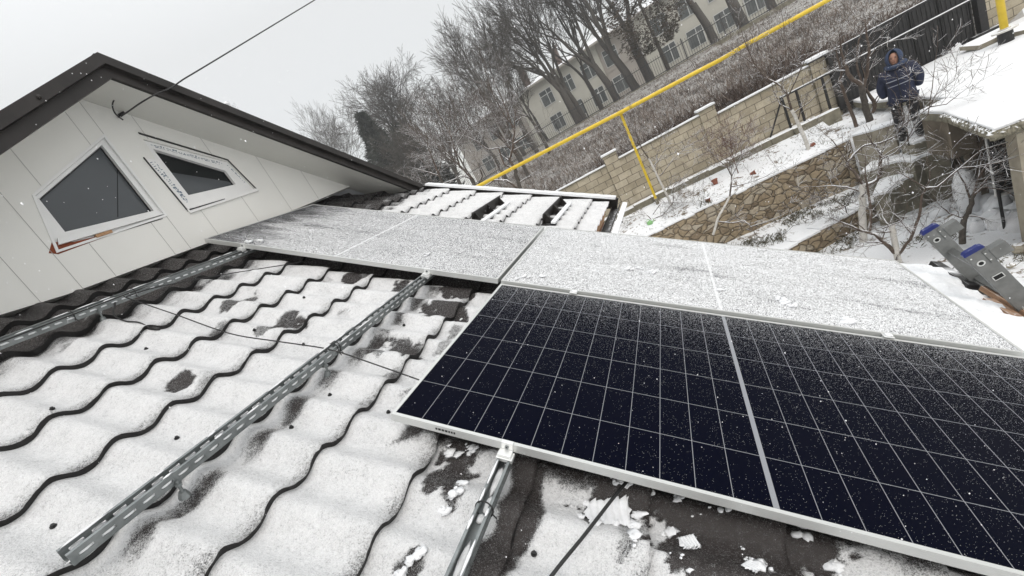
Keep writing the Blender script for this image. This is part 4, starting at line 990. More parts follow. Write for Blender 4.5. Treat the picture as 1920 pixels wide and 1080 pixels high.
# ================================================================== VEGETATION
BARK=varied('dark_bark',(.045,.038,.032),(.10,.088,.075),20,.9,0,.4,.01,snow=(.80,1.25),snowscale=5)
BARKF=varied('distant_grey_bark',(.060,.054,.048),(.105,.096,.085),20,.9,0,.2,.01,snow=(1.0,1.4),snowscale=5)
TWIG=varied('snow_lined_twigs',(.055,.038,.028),(.12,.09,.07),20,.9,0,.2,.004,snow=(.35,.75),snowscale=9)
TWIGR=varied('reddish_twigs',(.10,.045,.03),(.16,.085,.06),20,.9,0,.2,.004,snow=(.5,.9),snowscale=9)
def rot_about(v,ax,a): return Matrix.Rotation(a,3,ax)@v
def rvec(): 
    v=Vector((random.gauss(0,1),random.gauss(0,1),random.gauss(0,1))); return v.normalized()
def branch(mb,p,d,ln,r,depth,o):
    "one limb with its side limbs; o: dict of habits"
    n=max(2,int(o.get('seg',4))) if depth>0 else 2
    pts=[p.copy()]; rad=[r]; q=p.copy(); dd=d.normalized(); dirs=[dd.copy()]
    for i in range(n):
        dd=(dd+rvec()*o['wig']+Vector((0,0,o['up']))*(.5 if depth else 1)).normalized()
        q=q+dd*(ln/n); pts.append(q.copy()); rad.append(max(r*(1-(i+1)/n*.62),o['rmin'])); dirs.append(dd.copy())
    mb.tube(pts,rad,5 if r>.03 else (4 if r>.012 else 3),False)
    if depth<=0: return
    k=o['kids'][min(depth,len(o['kids'])-1)]
    for i in range(k):
        t=random.uniform(.25,1.0); j=min(int(t*n),n-1); f=t*n-j; s=pts[j].lerp(pts[j+1],min(f,1)); bd_=dirs[j+1]
        ax=bd_.cross(rvec()); 
        if ax.length<1e-3: continue
        nd=rot_about(bd_,ax.normalized(),random.uniform(*o['ang']))
        branch(mb,s,nd,ln*random.uniform(*o['len']),rad[j]*random.uniform(.45,.7),depth-1,o)
    branch(mb,pts[-1],dirs[-1],ln*.6,rad[-1]*.9,depth-1,o)
HAB=dict(seg=4,wig=.13,up=.07,rmin=.004,kids=[2,3,4,4,4],ang=(.35,.85),len=(.5,.75))
def tree(name,label,base,h,r,lean=(0,0),depth=4,hab=None,group=None,bark=None,twig=None,cat='tree',fork=1,tfrac=.35,sun_=None):
    o=dict(HAB); o.update(hab or {}); e=empty(name,base,label=label,cat=cat,group=group)
    top=Vector((lean[0],lean[1],1)).normalized()*h*tfrac; mid=top*.5+Vector((random.uniform(-.03,.03)*h*.3,random.uniform(-.02,.02)*h,0))
    mb=MB(); mb.tube([(0,0,-.25),tuple(mid),tuple(top)],[r*1.15,r*.95,r*.8],8,False); mb.build('trunk',bark or BARK,e,smooth=True)
    mb=MB(); d0=Vector((lean[0],lean[1],1)).normalized()
    for k in range(fork):
        d=d0 if fork==1 else (d0+rvec()*.38); d.z=abs(d.z)+.3
        branch(mb,top-d0*h*tfrac*random.uniform(0,.15),d,h*(1-tfrac)*.52,r*(.78 if fork==1 else .62),depth,o)
    mb.build('crown',twig or bark or BARK,e,smooth=True); return e
GB='bare trees around the fence on the hill'
def ht(px,py,Y): p=at(px,py,Y); return Vector((p.x,p.y,gzs(p.x,p.y)-.1))
big=[(1088,36.5,12,.30,(-.10,0),4,3,'bare many stemmed tree left of the others, right before the yellow building corner'),
 (1098,37.5,12.5,.24,(-.16,.05),4,2,'slim dark trunk just right of the leftmost many stemmed tree'),
 (1160,37,13,.26,(-.20,0),4,3,'bare tree whose stems fan widely, between fence posts above the pipe post'),
 (1195,36.6,13,.30,(-.22,.0),4,3,'strongly left leaning bare trunk behind the fence'),
 (1222,37,13.5,.32,(-.08,.0),4,2,'thick upright bare trunk beside the leafy brown tree'),
 (1346,37,13,.26,(-.18,0),3,1,'smooth dark trunk crossing the fence right of the leafy tree'),
 (1399,37,13,.34,(-.12,0),3,1,'thickest dark trunk near the top edge behind the fence'),
 (1455,38,12,.25,(-.1,0),3,2,'forked trunk farthest right at the top edge'),
 (1030,39,10,.14,(-.12,0),4,2,'thin bare tree in front of the two yellow wall windows'),
 (1003,38,10,.15,(-.10,0),4,2,'thin pale barked pair of stems left of the building windows'),
 (985,36,11,.17,(-.18,0),4,2,'tall bare tree leaning left before the greyish wing'),
 (1130,41,12,.2,(-.1,0),4,2,'bare tree close to the building, half hidden by nearer stems')]
FY0=36
def base_at(px,Y):
    # foot of a trunk on the ground, found on the pixel column's ray at depth Y
    lo_,hi_=-200,700
    for _ in range(40):
        mid=(lo_+hi_)/2; p=at(px+ (mid-200)*0,mid,Y)
        if p.z>gzs(p.x,p.y): lo_=mid
        else: hi_=mid
    return Vector((p.x,p.y,gzs(p.x,p.y)-.1))
for (px,Y,h,r,ln,dp,fk,lb) in big:
    tree('bare_tree',lb,base_at(px,Y),h,r,ln,dp,dict(kids=[2,3,4,4,4],rmin=.009,up=.06,ang=(.3,.75)),GB,BARKF,fork=fk,tfrac=.26)
# slender trees left of the building: rooted on the far ground below the tip measured in the photo
def under(px,py,Y,dz=0):
    p=at(px,py,Y); z=gzs(p.x,p.y)-.1-dz; return Vector((p.x,p.y,z)),p.z-z
GL='bare trees beyond the roof ridge'
def far_tree(label,px,py,Y,r,dp,hab,fork,tf,lean=(0,0),tw=BARKF,bk=BARKF,k=1.0):
    b,h=under(px,py,Y); b=b-Vector((lean[0]*h,lean[1]*h,0)); return tree('bare_tree',label,b,h*k,r,lean,dp,hab,GL,bk,tw,fork=fork,tfrac=tf)
far_tree('round crowned bare tree rising behind the dark evergreens',690,128,40,.26,4,dict(kids=[2,3,4,4,4],rmin=.013,ang=(.5,1.05),up=.0,wig=.16,len=(.55,.78)),7,.50,k=.98)
far_tree('small faint bare tree just above the white roof slope at left',583,222,48,.18,4,dict(kids=[3,4,4,4,4],rmin=.012),4,.35)
far_tree('tall airy bare tree with twin slender stems, left of the chimneys',838,45,32,.20,4,dict(kids=[2,3,4,4,4],rmin=.010,ang=(.35,.8)),2,.36,(-.04,0))
far_tree('tall airy bare tree right of the twin stemmed one, before the chimneys',885,52,33,.17,4,dict(kids=[2,3,4,4,4],rmin=.010,ang=(.35,.8)),2,.42,(-.04,0))
far_tree('low broad bare tree between evergreens and twin stemmed tree',775,180,30,.16,4,dict(kids=[2,3,3,4,4],rmin=.010,ang=(.4,1.0)),4,.25)
far_tree('bushy bare tree low behind the broad one, over the white gutter',740,235,26,.12,4,dict(kids=[2,3,3,4,4],rmin=.008,ang=(.4,1.0)),4,.25,(0,0),BARKF,BARKF)
far_tree('twiggy bare tree right behind the roof verge near the gable tip',800,185,22,.10,4,dict(kids=[2,3,3,4,4],rmin=.008,ang=(.4,1.0)),3,.3,(-.02,0),TWIG,BARK)
far_tree('twiggy bare tree near the far end of the yellow pipe',905,170,22,.10,4,dict(kids=[2,3,3,4,4],rmin=.008,ang=(.4,1.0)),3,.3,(-.03,0),TWIG,BARK)
far_tree('twiggy bare tree in front of the wing of the building',850,150,25,.12,4,dict(kids=[2,3,3,4,4],rmin=.008,ang=(.4,1.0)),3,.3,(-.02,0),BARKF,BARK)
far_tree('thin bare tree between the chimneys and the pipe end',940,120,28,.12,4,dict(kids=[3,4,4,4,4],rmin=.006,ang=(.35,.9)),2,.35,(-.06,0),BARKF,BARK)
# evergreens
q=mat('dark_needles',(.03,.04,.03),.9,0,.15); g=NG(q); c=g.ramp(g.noise(3,3),[(.3,(.022,.028,.022)),(.7,(.055,.062,.050))]); k=g.sstep(g.math('ADD',g.normz(),g.noise(9,3)),1.2,1.5); g.base(g.mix(k,c,(.5,.52,.52))); M['needles']=q
q=mat('dry_brown_foliage',(.08,.06,.045),.9,0,.15); g=NG(q); c=g.ramp(g.noise(2.2,3),[(.3,(.045,.045,.03)),(.6,(.10,.075,.055)),(.8,(.16,.11,.085))]); k=g.sstep(g.math('ADD',g.normz(),g.noise(9,3)),1.15,1.5); g.base(g.mix(k,c,(.5,.5,.5))); M['dryleaf']=q
def evergreen(label,base,h,r,mt,shape='cone',n=2600,sz=.30,lean=0,group=None):
    e=empty('evergreen_tree',base,label=label,cat='tree',group=group); mb=MB(); mb.tube([(0,0,-.2),(lean*h*.5,0,h*.5),(lean*h,0,h*.95)],[.16,.10,.02],7); 
    mb.build('trunk',BARK,e)
    mb=MB()
    for i in range(n):
        t=random.random()**(.75 if shape=='cone' else 1); z=h*(.08+.92*t) if shape=='cone' else h*(.25+.75*t)
        prof=(1-t)**1.05+.015 if shape=='cone' else math.sin(math.pi*min(max(t*.9+.1,0),1))**.6
        a=random.uniform(0,6.283); lump=1+.28*math.sin(a*3+z*2.1)+.18*math.sin(a*5-z*3.7); rr=r*prof*lump*random.uniform(.35,1)**.5
        c=Vector((lean*z+rr*math.cos(a),rr*math.sin(a),z)); out=Vector((math.cos(a),math.sin(a),random.uniform(-.3,.35))).normalized()
        s=sz*random.uniform(.5,1.2)
        for j in range(3):
            d=(out+rvec()*.6).normalized(); w_=d.cross(rvec()).normalized()*s*.16
            mb.add([c-w_,c+w_,c+d*s],[(0,1,2)])
    mb.build('crown',mt,e); return e
GE='dark evergreens beyond the roof verge'
for (px,py,Y,r,nn,lb) in ((676,216,34,3.0,5600,'tallest dark evergreen behind the gable tip'),(742,240,33,2.6,4600,'broader dark evergreen to the right of the tallest one'),(705,262,31,2.6,4200,'lower bushy evergreen in front of the other two')):
    b_,h_=under(px,py,Y); evergreen(lb,b_,h_,r,M['needles'],n=nn,sz=.6,group=GE)
evergreen('brown leafed tree keeping its foliage between bare trunks behind the fence',base_at(1255,36.4),7.6,2.3,M['dryleaf'],'round',5200,.22,-.05)
# ---- brush on the slope: one mass
def brush(name,label,n,region,hgt,mt,blades,wd,dens=None):
    mb=MB(); vs=[];fs=[]; c=0
    for i in range(n):
        s=random.uniform(*region[0]); t=region[1][0]+(region[1][1]-region[1][0])*random.random()**region[2]
        p=wallpt(s,t,0); x,y=p.x,p.y
        if dens is not None and random.random()>dens(x,y): continue
        z=gzs(x,y)-.03; H=hgt*random.uniform(.45,1.15)*(1.25 if vnoise(x,y,.9)>.5 else .7)
        for j in range(blades):
            a=random.uniform(0,6.283); l=H*random.uniform(.5,1.1); tl=random.uniform(.3,2.6)
            d=Vector((math.cos(a)*tl,math.sin(a)*tl,1)).normalized(); b0=Vector((x+random.uniform(-.12,.12),y+random.uniform(-.12,.12),z))
            w_=Vector((-math.sin(a+random.uniform(-1,1)),math.cos(a),random.uniform(-.3,.3)))*wd; m1=b0+d*l*.6+rvec()*l*.12; e1=m1+(d+rvec()*.7).normalized()*l*.45
            k=len(vs); vs+=[b0-w_,b0+w_,m1+w_*.7,m1-w_*.7,e1]; fs+=[(k,k+1,k+2,k+3),(k+3,k+2,k+4)]
    mb.add(vs,fs); o=mb.build(name,mt); tag(o,label,'brushwood',kind='stuff'); return o
q=mat('dry_brush_twigs',(.1,.08,.06),.9,0,.2); g=NG(q); f=g.noise(1.1,4,.6); f2=g.noise(25,2)
c=g.ramp(f,[(.3,(.075,.052,.040)),(.5,(.17,.132,.105)),(.72,(.29,.25,.21))])
k=g.sstep(g.math('ADD',g.math('MULTIPLY',f2,1.0),g.math('MULTIPLY',g.math('ABSOLUTE',g.normz()),.55)),.84,1.06); g.base(g.mix(k,c,(.55,.55,.55))); M['brush']=q
brush('brushwood','dry brown brushwood dusted with snow, matting the slope above the block wall',9000,((-13,12),(.35,15),1.25),.42,M['brush'],8,.011)
brush('brushwood','short pale dead grass under thin snow below the iron fence',4500,((-24,16),(13,23.5),1.0),.22,M['brush'],6,.018)
q=mat('dark_bramble',(.06,.045,.035),.9,0,.2); g=NG(q); f=g.noise(1.6,4,.6); f2=g.noise(22,2)
c=g.ramp(f,[(.3,(.045,.030,.024)),(.6,(.10,.072,.058))]); k=g.sstep(g.math('ADD',f2,g.math('MULTIPLY',g.math('ABSOLUTE',g.normz()),.5)),.95,1.15); g.base(g.mix(k,c,(.5,.5,.5))); M['bramble']=q
brush('brambles','tall dark brambles crowding just behind the coping of the block wall',1500,((-7,9),(.35,2.6),1.0),.62,M['bramble'],9,.010)
brush('tall_weeds','taller reddish weed clumps scattered over the brushy slope',700,((-12,12),(2.5,13),1.0),.75,M['bramble'],7,.009,lambda x,y:1.0 if vnoise(x,y,.7)>.55 else .05)
M['tuft']=varied('winter_tufts',(.05,.045,.025),(.12,.11,.06),8,.9,0,0,.01,snow=(.9,1.3))
def terr(x,y): return 1.0 if vnoise(x,y,1.6)>.52 else .12
brush('plant_tufts','low dark winter plant tufts sticking out of the garden snow',900,((-2.5,5.4),(-2.6,-.7),1.0),.12,M['tuft'],7,.006,terr)
mb=None
def tufts2(n,x0,x1,y0,y1,h,label):
    vs=[];fs=[]
    for i in range(n):
        x=random.uniform(x0,x1); y=random.uniform(y0,y1)
        if vnoise(x,y,1.8)<.5 or (y>9.62+.5*(x-2.5)-.1 and y<9.62+.5*(x-2.5)+.35) : continue
        z=gzs(x,y)
        for j in range(8):
            a=random.uniform(0,6.283); l=h*random.uniform(.4,1.2); d=Vector((math.cos(a),math.sin(a),random.uniform(.3,1.6))).normalized()
            b0=Vector((x+random.uniform(-.08,.08),y+random.uniform(-.08,.08),z)); w_=d.cross(rvec()).normalized()*.006; k=len(vs)
            e1=b0+d*l; vs+=[b0-w_,b0+w_,e1+w_*1.5+d*l*-.3,e1]; fs+=[(k,k+1,k+2,k+3)]
    mb=MB(); mb.add(vs,fs); tag(mb.build('plant_tufts',M['tuft']),label,'plants',kind='stuff')
tufts2(420,1.0,4.2,9.3,11.2,.15,'dark leafy tufts in the snow of the narrow bed between the two rubble walls')
tufts2(260,2.6,4.8,6.3,9.0,.10,'scattered dark tufts in the lower garden snow by the ladder')
# ---- garden trees traced limb by limb, each limb with its own depth
def sketch(name,label,Yb,limbs,twigs,cat='tree',group=None,bark=None,twig=None,hab=None,tl=.5,dpt=2):
    """limbs: list of (r0,r1,[(px,py,dY),...]); the first is the trunk. Twigs sprout along every limb."""
    f=limbs[0][2][0]; b0=at(f[0],f[1],Yb+f[2]); e=empty(name,b0,label=label,cat=cat,group=group)
    o=dict(HAB); o.update(dict(seg=3,wig=.22,up=.05,rmin=.0028,kids=[2,3,3],ang=(.5,1.2),len=(.45,.8))); o.update(hab or {})
    tr=MB(); cr=MB()
    for i,(r0,r1,pp) in enumerate(limbs):
        P=[at(x,y,Yb+d)-b0 for x,y,d in pp]; n=len(P)
        if i==0: P[0]=P[0]-Vector((0,0,.12))
        Q=[];RR=[]
        for k in range(n-1):
            for j in range(3):
                t=j/3; jit=rvec()*(r0*.5) if (j>0) else Vector((0,0,0)); Q.append(P[k].lerp(P[k+1],t)+jit*.6); RR.append(r0+(r1-r0)*((k+t)/(n-1)))
        Q.append(P[-1]); RR.append(r1)
        (tr if i==0 else cr).tube(Q,RR,7 if r0>.02 else 5,False)
        tot=sum((Q[k+1]-Q[k]).length for k in range(len(Q)-1)); nt_=int(tot*twigs)
        for k in range(nt_):
            if i==0 and random.random()<.75: continue
            t=random.uniform(.15,1)*(len(Q)-1.001); j=int(t); s=Q[j].lerp(Q[j+1],t-j); dd=(Q[j+1]-Q[j]).normalized(); ax=dd.cross(rvec())
            if ax.length<1e-3: continue
            nd=rot_about(dd,ax.normalized(),random.uniform(.5,1.3)); branch(cr,s,nd,tl*random.uniform(.4,1.1),max(RR[j]*.45,.004),dpt,o)
        if i>0 or len(limbs)==1: branch(cr,Q[-1],(Q[-1]-Q[-2]),tl*.8,r1,dpt,o)
    t_=tr.build('trunk',bark or BARK,e,smooth=True); cr.build('crown',twig or TWIG,e,smooth=True); return e
GG='fruit trees in the terraced garden'
WASH=M['limewash']
sketch('fruit_tree','young fruit tree with whitewashed trunk beside the yellow post',11.7,[(.030,.022,[(1258,381,0),(1240,345,0),(1222,308,0),(1216,297,0)]),(.018,.006,[(1216,297,0),(1204,280,.0),(1192,250,-.2),(1190,225,-.3)]),(.012,.005,[(1224,315,0),(1245,285,.2),(1252,262,.3)]),(.012,.005,[(1238,330,0),(1262,300,-.2),(1290,272,-.3)]),(.011,.004,[(1228,320,0),(1232,290,.3),(1245,255,.4)])],7,group=GG,bark=WASH,tl=.35)
sketch('fruit_tree','fruit tree with smooth whitewashed trunk at the gate tail',11.9,[(.045,.036,[(1514,273,0),(1500,240,0),(1484,206,0)]),(.028,.012,[(1484,206,0),(1476,178,0),(1465,162,.1),(1440,148,.2),(1415,120,.3)]),(.018,.006,[(1478,180,0),(1495,145,-.2),(1510,110,-.3),(1520,78,-.4)]),(.016,.006,[(1484,206,0),(1462,195,.2),(1450,170,.4),(1445,140,.4)]),(.014,.005,[(1488,212,0),(1520,190,-.3),(1545,160,-.4)]),(.012,.004,[(1465,162,.1),(1474,120,.2),(1472,70,.3),(1466,25,.3)]),(.011,.004,[(1440,148,.2),(1400,110,.2),(1375,95,.3)]),(.012,.004,[(1415,120,.3),(1395,75,.3),(1388,50,.3)])],5,group=GG,bark=WASH,tl=.45)
sketch('fruit_tree','old fruit tree with twin mossy trunks in front of the black gate',11.9,[(.075,.055,[(1630,241,0),(1627,215,0),(1618,180,0),(1615,160,0)]),(.05,.02,[(1615,160,0),(1595,145,0),(1582,120,.1),(1576,90,.1)]),(.045,.018,[(1617,165,0),(1626,140,0),(1630,100,-.1),(1624,62,-.1)]),(.04,.022,[(1608,243,0),(1598,215,.1),(1584,180,.1),(1574,150,.2),(1580,128,.2)]),(.02,.008,[(1576,130,.1),(1568,95,.1),(1572,70,.2)]),(.025,.01,[(1616,160,0),(1606,120,.1),(1610,75,.1),(1618,58,.1)]),(.018,.007,[(1628,110,0),(1645,88,-.1),(1668,78,-.1)]),(.05,.03,[(1634,212,0),(1640,195,0),(1630,178,0)])],5,group=GG,bark=BARK,tl=.35)
sketch('fruit_tree','whitewashed fork of a fruit tree rising behind the snowy panels',8.1,[(.05,.042,[(1686,500,0),(1680,470,0),(1674,432,0),(1672,420,0)]),(.036,.02,[(1684,478,0),(1662,458,0),(1640,438,.1),(1628,436,.1),(1608,430,.1)]),(.026,.012,[(1630,434,.1),(1633,400,.2),(1628,360,.3),(1622,330,.3)]),(.028,.012,[(1684,478,0),(1706,450,-.1),(1722,410,-.2),(1728,370,-.2),(1736,352,-.3)]),(.018,.008,[(1736,352,-.3),(1758,350,-.4),(1800,315,-.5),(1840,282,-.6),(1920,258,-.8)]),(.012,.005,[(1736,352,-.3),(1715,340,-.3),(1690,325,-.4)]),(.02,.006,[(1674,432,0),(1660,415,.1),(1655,405,.2)]),(.013,.005,[(1800,315,-.5),(1830,312,-.6),(1870,305,-.7),(1920,290,-.9)]),(.014,.005,[(1655,428,0),(1690,415,-.4),(1700,395,-.5)])],6,group=GG,bark=WASH,tl=.45)
sketch('fruit_tree','fruit tree with a white painted post like trunk before the steps',9.5,[(.07,.055,[(1616,446,0),(1617,410,0),(1616,370,0),(1618,345,0)]),(.042,.02,[(1618,350,0),(1644,338,0),(1650,318,0),(1652,295,0),(1650,285,0)]),(.03,.01,[(1618,345,0),(1600,320,.1),(1588,308,.2),(1600,290,.2),(1622,272,.2),(1650,268,0),(1680,255,-.1),(1688,240,-.2)]),(.018,.006,[(1616,360,0),(1585,350,.1),(1560,348,.3),(1530,350,.4)]),(.014,.005,[(1600,320,.1),(1580,290,.2),(1560,262,.3),(1545,250,.4)]),(.016,.006,[(1650,300,0),(1680,285,-.2),(1700,265,-.3),(1712,240,-.4)]),(.014,.005,[(1688,240,-.2),(1710,222,-.3),(1745,200,-.4),(1752,180,-.5),(1790,150,-.6)]),(.012,.005,[(1745,200,-.4),(1775,195,-.5),(1800,175,-.6)]),(.010,.004,[(1712,240,-.4),(1740,215,-.5),(1748,165,-.5),(1752,130,-.6)])],6,group=GG,bark=WASH,tl=.42)
sketch('fruit_tree','reddish barked tree with fine snowy twigs before the cellar',8.0,[(.045,.03,[(1802,445,0),(1806,420,0),(1818,390,0),(1826,365,0)]),(.022,.008,[(1826,365,0),(1835,335,0),(1850,310,-.1),(1880,290,-.2)]),(.02,.007,[(1826,365,0),(1850,345,-.1),(1885,338,-.2),(1920,330,-.3)]),(.018,.006,[(1822,378,0),(1810,345,.1),(1795,320,.1)]),(.016,.006,[(1830,360,0),(1860,325,-.2),(1900,305,-.3)]),(.016,.006,[(1810,410,0),(1780,400,.1),(1762,385,.1)]),(.014,.005,[(1835,335,0),(1840,300,.1),(1838,270,.2)]),(.012,.005,[(1845,350,-.1),(1880,355,-.2),(1910,372,-.3)])],10,group=GG,bark=BARK,tl=.30,hab=dict(rmin=.0025))
sketch('fruit_tree','bare tree with a white forked limb hanging over the rubble wall',10.2,[(.030,.024,[(1334,432,0),(1345,412,0),(1354,395,0),(1368,368,0)]),(.020,.008,[(1368,368,0),(1371,345,0),(1372,330,.1),(1362,312,.1),(1345,298,.2)]),(.014,.005,[(1370,350,0),(1395,345,-.1),(1425,335,-.2),(1455,322,-.2)]),(.018,.010,[(1344,415,0),(1375,418,-.1),(1395,413,-.1),(1408,425,-.2)]),(.012,.005,[(1408,425,-.2),(1440,415,-.3),(1470,402,-.3),(1478,398,-.4)]),(.012,.004,[(1372,330,.1),(1385,305,.1),(1400,275,.2)]),(.011,.004,[(1362,312,.1),(1335,310,.2),(1310,325,.3)])],6,group=GG,bark=WASH,tl=.35)
sketch('fruit_tree','small dark bare tree behind the panel edge, left of the rubble wall',11.3,[(.03,.022,[(1232,440,0),(1228,425,0),(1222,412,0)]),(.018,.006,[(1228,425,0),(1245,400,0),(1262,380,.1),(1262,350,.2),(1285,330,.2)]),(.014,.005,[(1226,410,0),(1248,400,-.1),(1285,382,-.1)]),(.014,.004,[(1222,412,0),(1210,400,.1),(1160,412,.2)]),(.014,.005,[(1224,402,0),(1240,380,0),(1275,380,.1),(1310,378,.1)])],7,group=GG,tl=.4)
sketch('bush','reddish bare bush at the foot of the right pillar',12.1,[(.014,.008,[(1382,318,0),(1376,300,0),(1372,285,0)]),(.010,.004,[(1378,305,0),(1360,275,.1),(1352,240,.1)]),(.010,.004,[(1376,300,0),(1385,270,0),(1400,245,0)]),(.009,.003,[(1376,300,0),(1370,270,.1),(1368,240,.2)]),(.009,.003,[(1379,306,0),(1400,285,-.1),(1420,262,-.1)]),(.009,.003,[(1379,306,0),(1345,290,-.1),(1325,265,-.1)])],22,'bush',None,TWIGR,TWIGR,tl=.3)
sketch('bush','snow dotted brambly bush on the path of the standing person',10.0,[(.014,.008,[(1702,262,0),(1700,240,0),(1695,225,0)]),(.009,.003,[(1700,240,0),(1690,205,0),(1678,175,.1),(1665,160,.1)]),(.009,.003,[(1700,240,0),(1705,205,-.1),(1706,170,-.1),(1704,135,-.1)]),(.010,.003,[(1702,262,0),(1720,240,-.1),(1742,218,-.2),(1765,200,-.2)]),(.009,.003,[(1742,218,-.2),(1752,185,-.2),(1768,150,-.3)])],3,'bush',None,BARK,TWIG,tl=.22)
sketch('bush','tangled grey bush at the foot of the low rubble wall',9.9,[(.012,.007,[(1585,390,0),(1582,375,0)]),(.009,.004,[(1585,388,0),(1560,372,0),(1535,370,0)]),(.009,.004,[(1585,388,0),(1598,365,0),(1612,350,0)]),(.009,.004,[(1585,388,0),(1568,392,0),(1550,405,0)])],22,'bush',None,BARK,TWIG,tl=.3)
sketch('bent_tree','crooked dark tree arching over the far roof verge',12.5,[(.07,.06,[(985,372,0),(975,352,0),(968,330,0),(966,318,0)]),(.05,.03,[(966,318,0),(955,300,0),(962,270,0),(965,240,0)]),(.04,.018,[(975,355,0),(950,338,0),(925,338,.1),(908,352,.1)]),(.03,.012,[(966,318,0),(945,308,0),(938,288,.1),(935,278,.1),(915,280,.1),(895,265,.2),(870,255,.3)]),(.03,.010,[(962,270,0),(985,255,-.1),(1000,243,-.2)]),(.022,.008,[(965,240,0),(945,215,.1),(925,180,.2),(915,150,.2)]),(.02,.007,[(965,250,0),(950,205,0),(930,160,-.2),(922,140,-.2)]),(.018,.006,[(970,345,0),(1000,325,-.1),(1030,305,-.2)])],5,'tree',GL,BARK,TWIG,tl=.7)
sketch('bent_tree','forked dark garden tree behind the verge left of the crooked one',13.0,[(.06,.05,[(900,372,0),(893,350,0),(886,335,0)]),(.04,.015,[(886,335,0),(862,312,0),(852,280,0),(845,255,0),(842,240,.1)]),(.03,.010,[(893,350,0),(905,330,0),(900,315,-.1)]),(.028,.010,[(886,335,0),(868,330,.1),(840,340,.2)]),(.024,.008,[(845,255,0),(830,225,.2),(812,200,.3),(785,182,.4)]),(.022,.008,[(845,255,0),(862,240,.1),(895,265,.2)]),(.02,.008,[(852,280,0),(880,235,0),(860,180,0),(850,150,0)])],5,'tree',GL,BARK,TWIG,tl=.7)
sketch('bent_tree','slim garden tree with snowy curved limbs by the gable tip',12.5,[(.05,.04,[(842,372,0),(832,350,0),(822,325,0)]),(.03,.010,[(822,325,0),(812,300,0),(802,275,.1),(800,250,.1)]),(.025,.008,[(826,330,0),(800,322,0),(775,315,.1)]),(.02,.008,[(830,345,0),(855,335,0),(860,328,0)]),(.02,.008,[(822,325,0),(828,295,0),(830,270,0)]),(.02,.007,[(832,350,0),(800,345,.1),(780,350,.1),(765,330,.2)])],6,'tree',GL,BARK,TWIG,tl=.6)
# ================================================================== PERSON
pe=empty('person',(5.09,10.78,-2.79),(0,0,R(-24)),'person in a hooded navy winter jacket with two pale chest stripes, standing on the steps','person')
def skin(name,verts,edges,radii,mt,parent,sub=2,root=0):
    me=bpy.data.meshes.new(name); me.from_pydata(verts,edges,[]); o=bpy.data.objects.new(name+'_tmp',me); COL.objects.link(o)
    sk=o.modifiers.new('s','SKIN'); sk.use_smooth_shade=True
    for i,r in enumerate(radii): me.skin_vertices[0].data[i].radius=r if hasattr(r,'__len__') else (r,r)
    me.skin_vertices[0].data[root].use_root=True
    sb=o.modifiers.new('d','SUBSURF'); sb.levels=sub; sb.render_levels=sub
    dg=bpy.context.evaluated_depsgraph_get(); ev=o.evaluated_get(dg); nm=bpy.data.meshes.new_from_object(ev)
    bpy.data.objects.remove(o); nm.name=name; nm.materials.clear(); nm.materials.append(mt); nm.polygons.foreach_set('use_smooth',[True]*len(nm.polygons))
    r=bpy.data.objects.new(name,nm); COL.objects.link(r); r.parent=parent; return r
M['skinm']=varied('skin',(.30,.155,.105),(.38,.20,.14),20,.55,0,.05,.002); M['navy']=varied('navy_padded_cloth',(.004,.008,.028),(.009,.016,.05),12,.75,0,.6,.02)
M['navyd']=varied('navy_hood_cloth',(.016,.028,.065),(.03,.05,.10),14,.8,0,.5,.015)
M['trous']=varied('black_trousers',(.010,.010,.013),(.022,.022,.026),14,.9,0,.4,.01); M['stripe']=mat('pale_reflective_stripe',(.30,.32,.37),.5); M['boot']=mat('black_boots',(.01,.01,.01),.6)
V=[(0,0,.94),(0,0,1.15),(0,-.01,1.38),(0,0,1.50),(0,-.015,1.60),(0,-.02,1.70),
 (-.19,0,1.41),(-.27,.05,1.15),(-.21,.08,.96),(.19,0,1.41),(.27,.05,1.15),(.21,.08,.96),
 (-.10,0,.88),(-.12,-.02,.48),(-.13,.02,.09),(-.14,-.13,.04),(.10,0,.88),(.12,-.02,.48),(.13,.02,.09),(.14,-.13,.04)]
E_=[(0,1),(1,2),(2,3),(3,4),(4,5),(2,6),(6,7),(7,8),(2,9),(9,10),(10,11),(0,12),(12,13),(13,14),(14,15),(0,16),(16,17),(17,18),(18,19)]
Rr=[.13,.12,.14,.055,.085,.075,.06,.045,.035,.06,.045,.035,.085,.06,.045,.04,.085,.06,.045,.04]
skin('body',V,E_,Rr,M['skinm'],pe)
# head detail: face with nose, eyes, mouth, ears joined in one mesh under the body part
mb=MB(); mb.blob((0,-.035,1.655),(.076,.085,.108),16,12); mb.blob((0,-.122,1.650),(.013,.020,.022),8,6); mb.blob((0,-.11,1.600),(.030,.012,.009),8,5); mb.blob((-.078,-.02,1.655),(.012,.022,.032),8,6); mb.blob((.078,-.02,1.655),(.012,.022,.032),8,6); mb.blob((0,-.075,1.575),(.04,.035,.03),10,6)
mb.build('face',M['skinm'],pe,smooth=True)
mb=MB(); 
for sx_ in (-1,1): mb.blob((sx_*.030,-.113,1.672),(.012,.008,.006),8,5); mb.box((sx_*.030-.016,-.118,1.688),(sx_*.030+.016,-.108,1.692))
mb.blob((0,-.121,1.602),(.022,.004,.003),8,4)
mb.build('eyes_and_mouth',M['trous'],pe,smooth=True)
JV=[(0,0,.86),(0,0,1.0),(0,0,1.22),(0,0,1.38),(0,.0,1.49),(-.20,.01,1.39),(-.285,.04,1.15),(-.245,.03,.95),(.20,.01,1.39),(.285,.04,1.15),(.245,.03,.95),(0,0,.76)]
JE=[(0,1),(1,2),(2,3),(3,4),(3,5),(5,6),(6,7),(3,8),(8,9),(9,10),(0,11)]
JR=[(.24,.17),(.225,.165),(.225,.165),(.20,.15),(.10,.10),.115,.088,.065,.115,.088,.065,(.25,.18)]
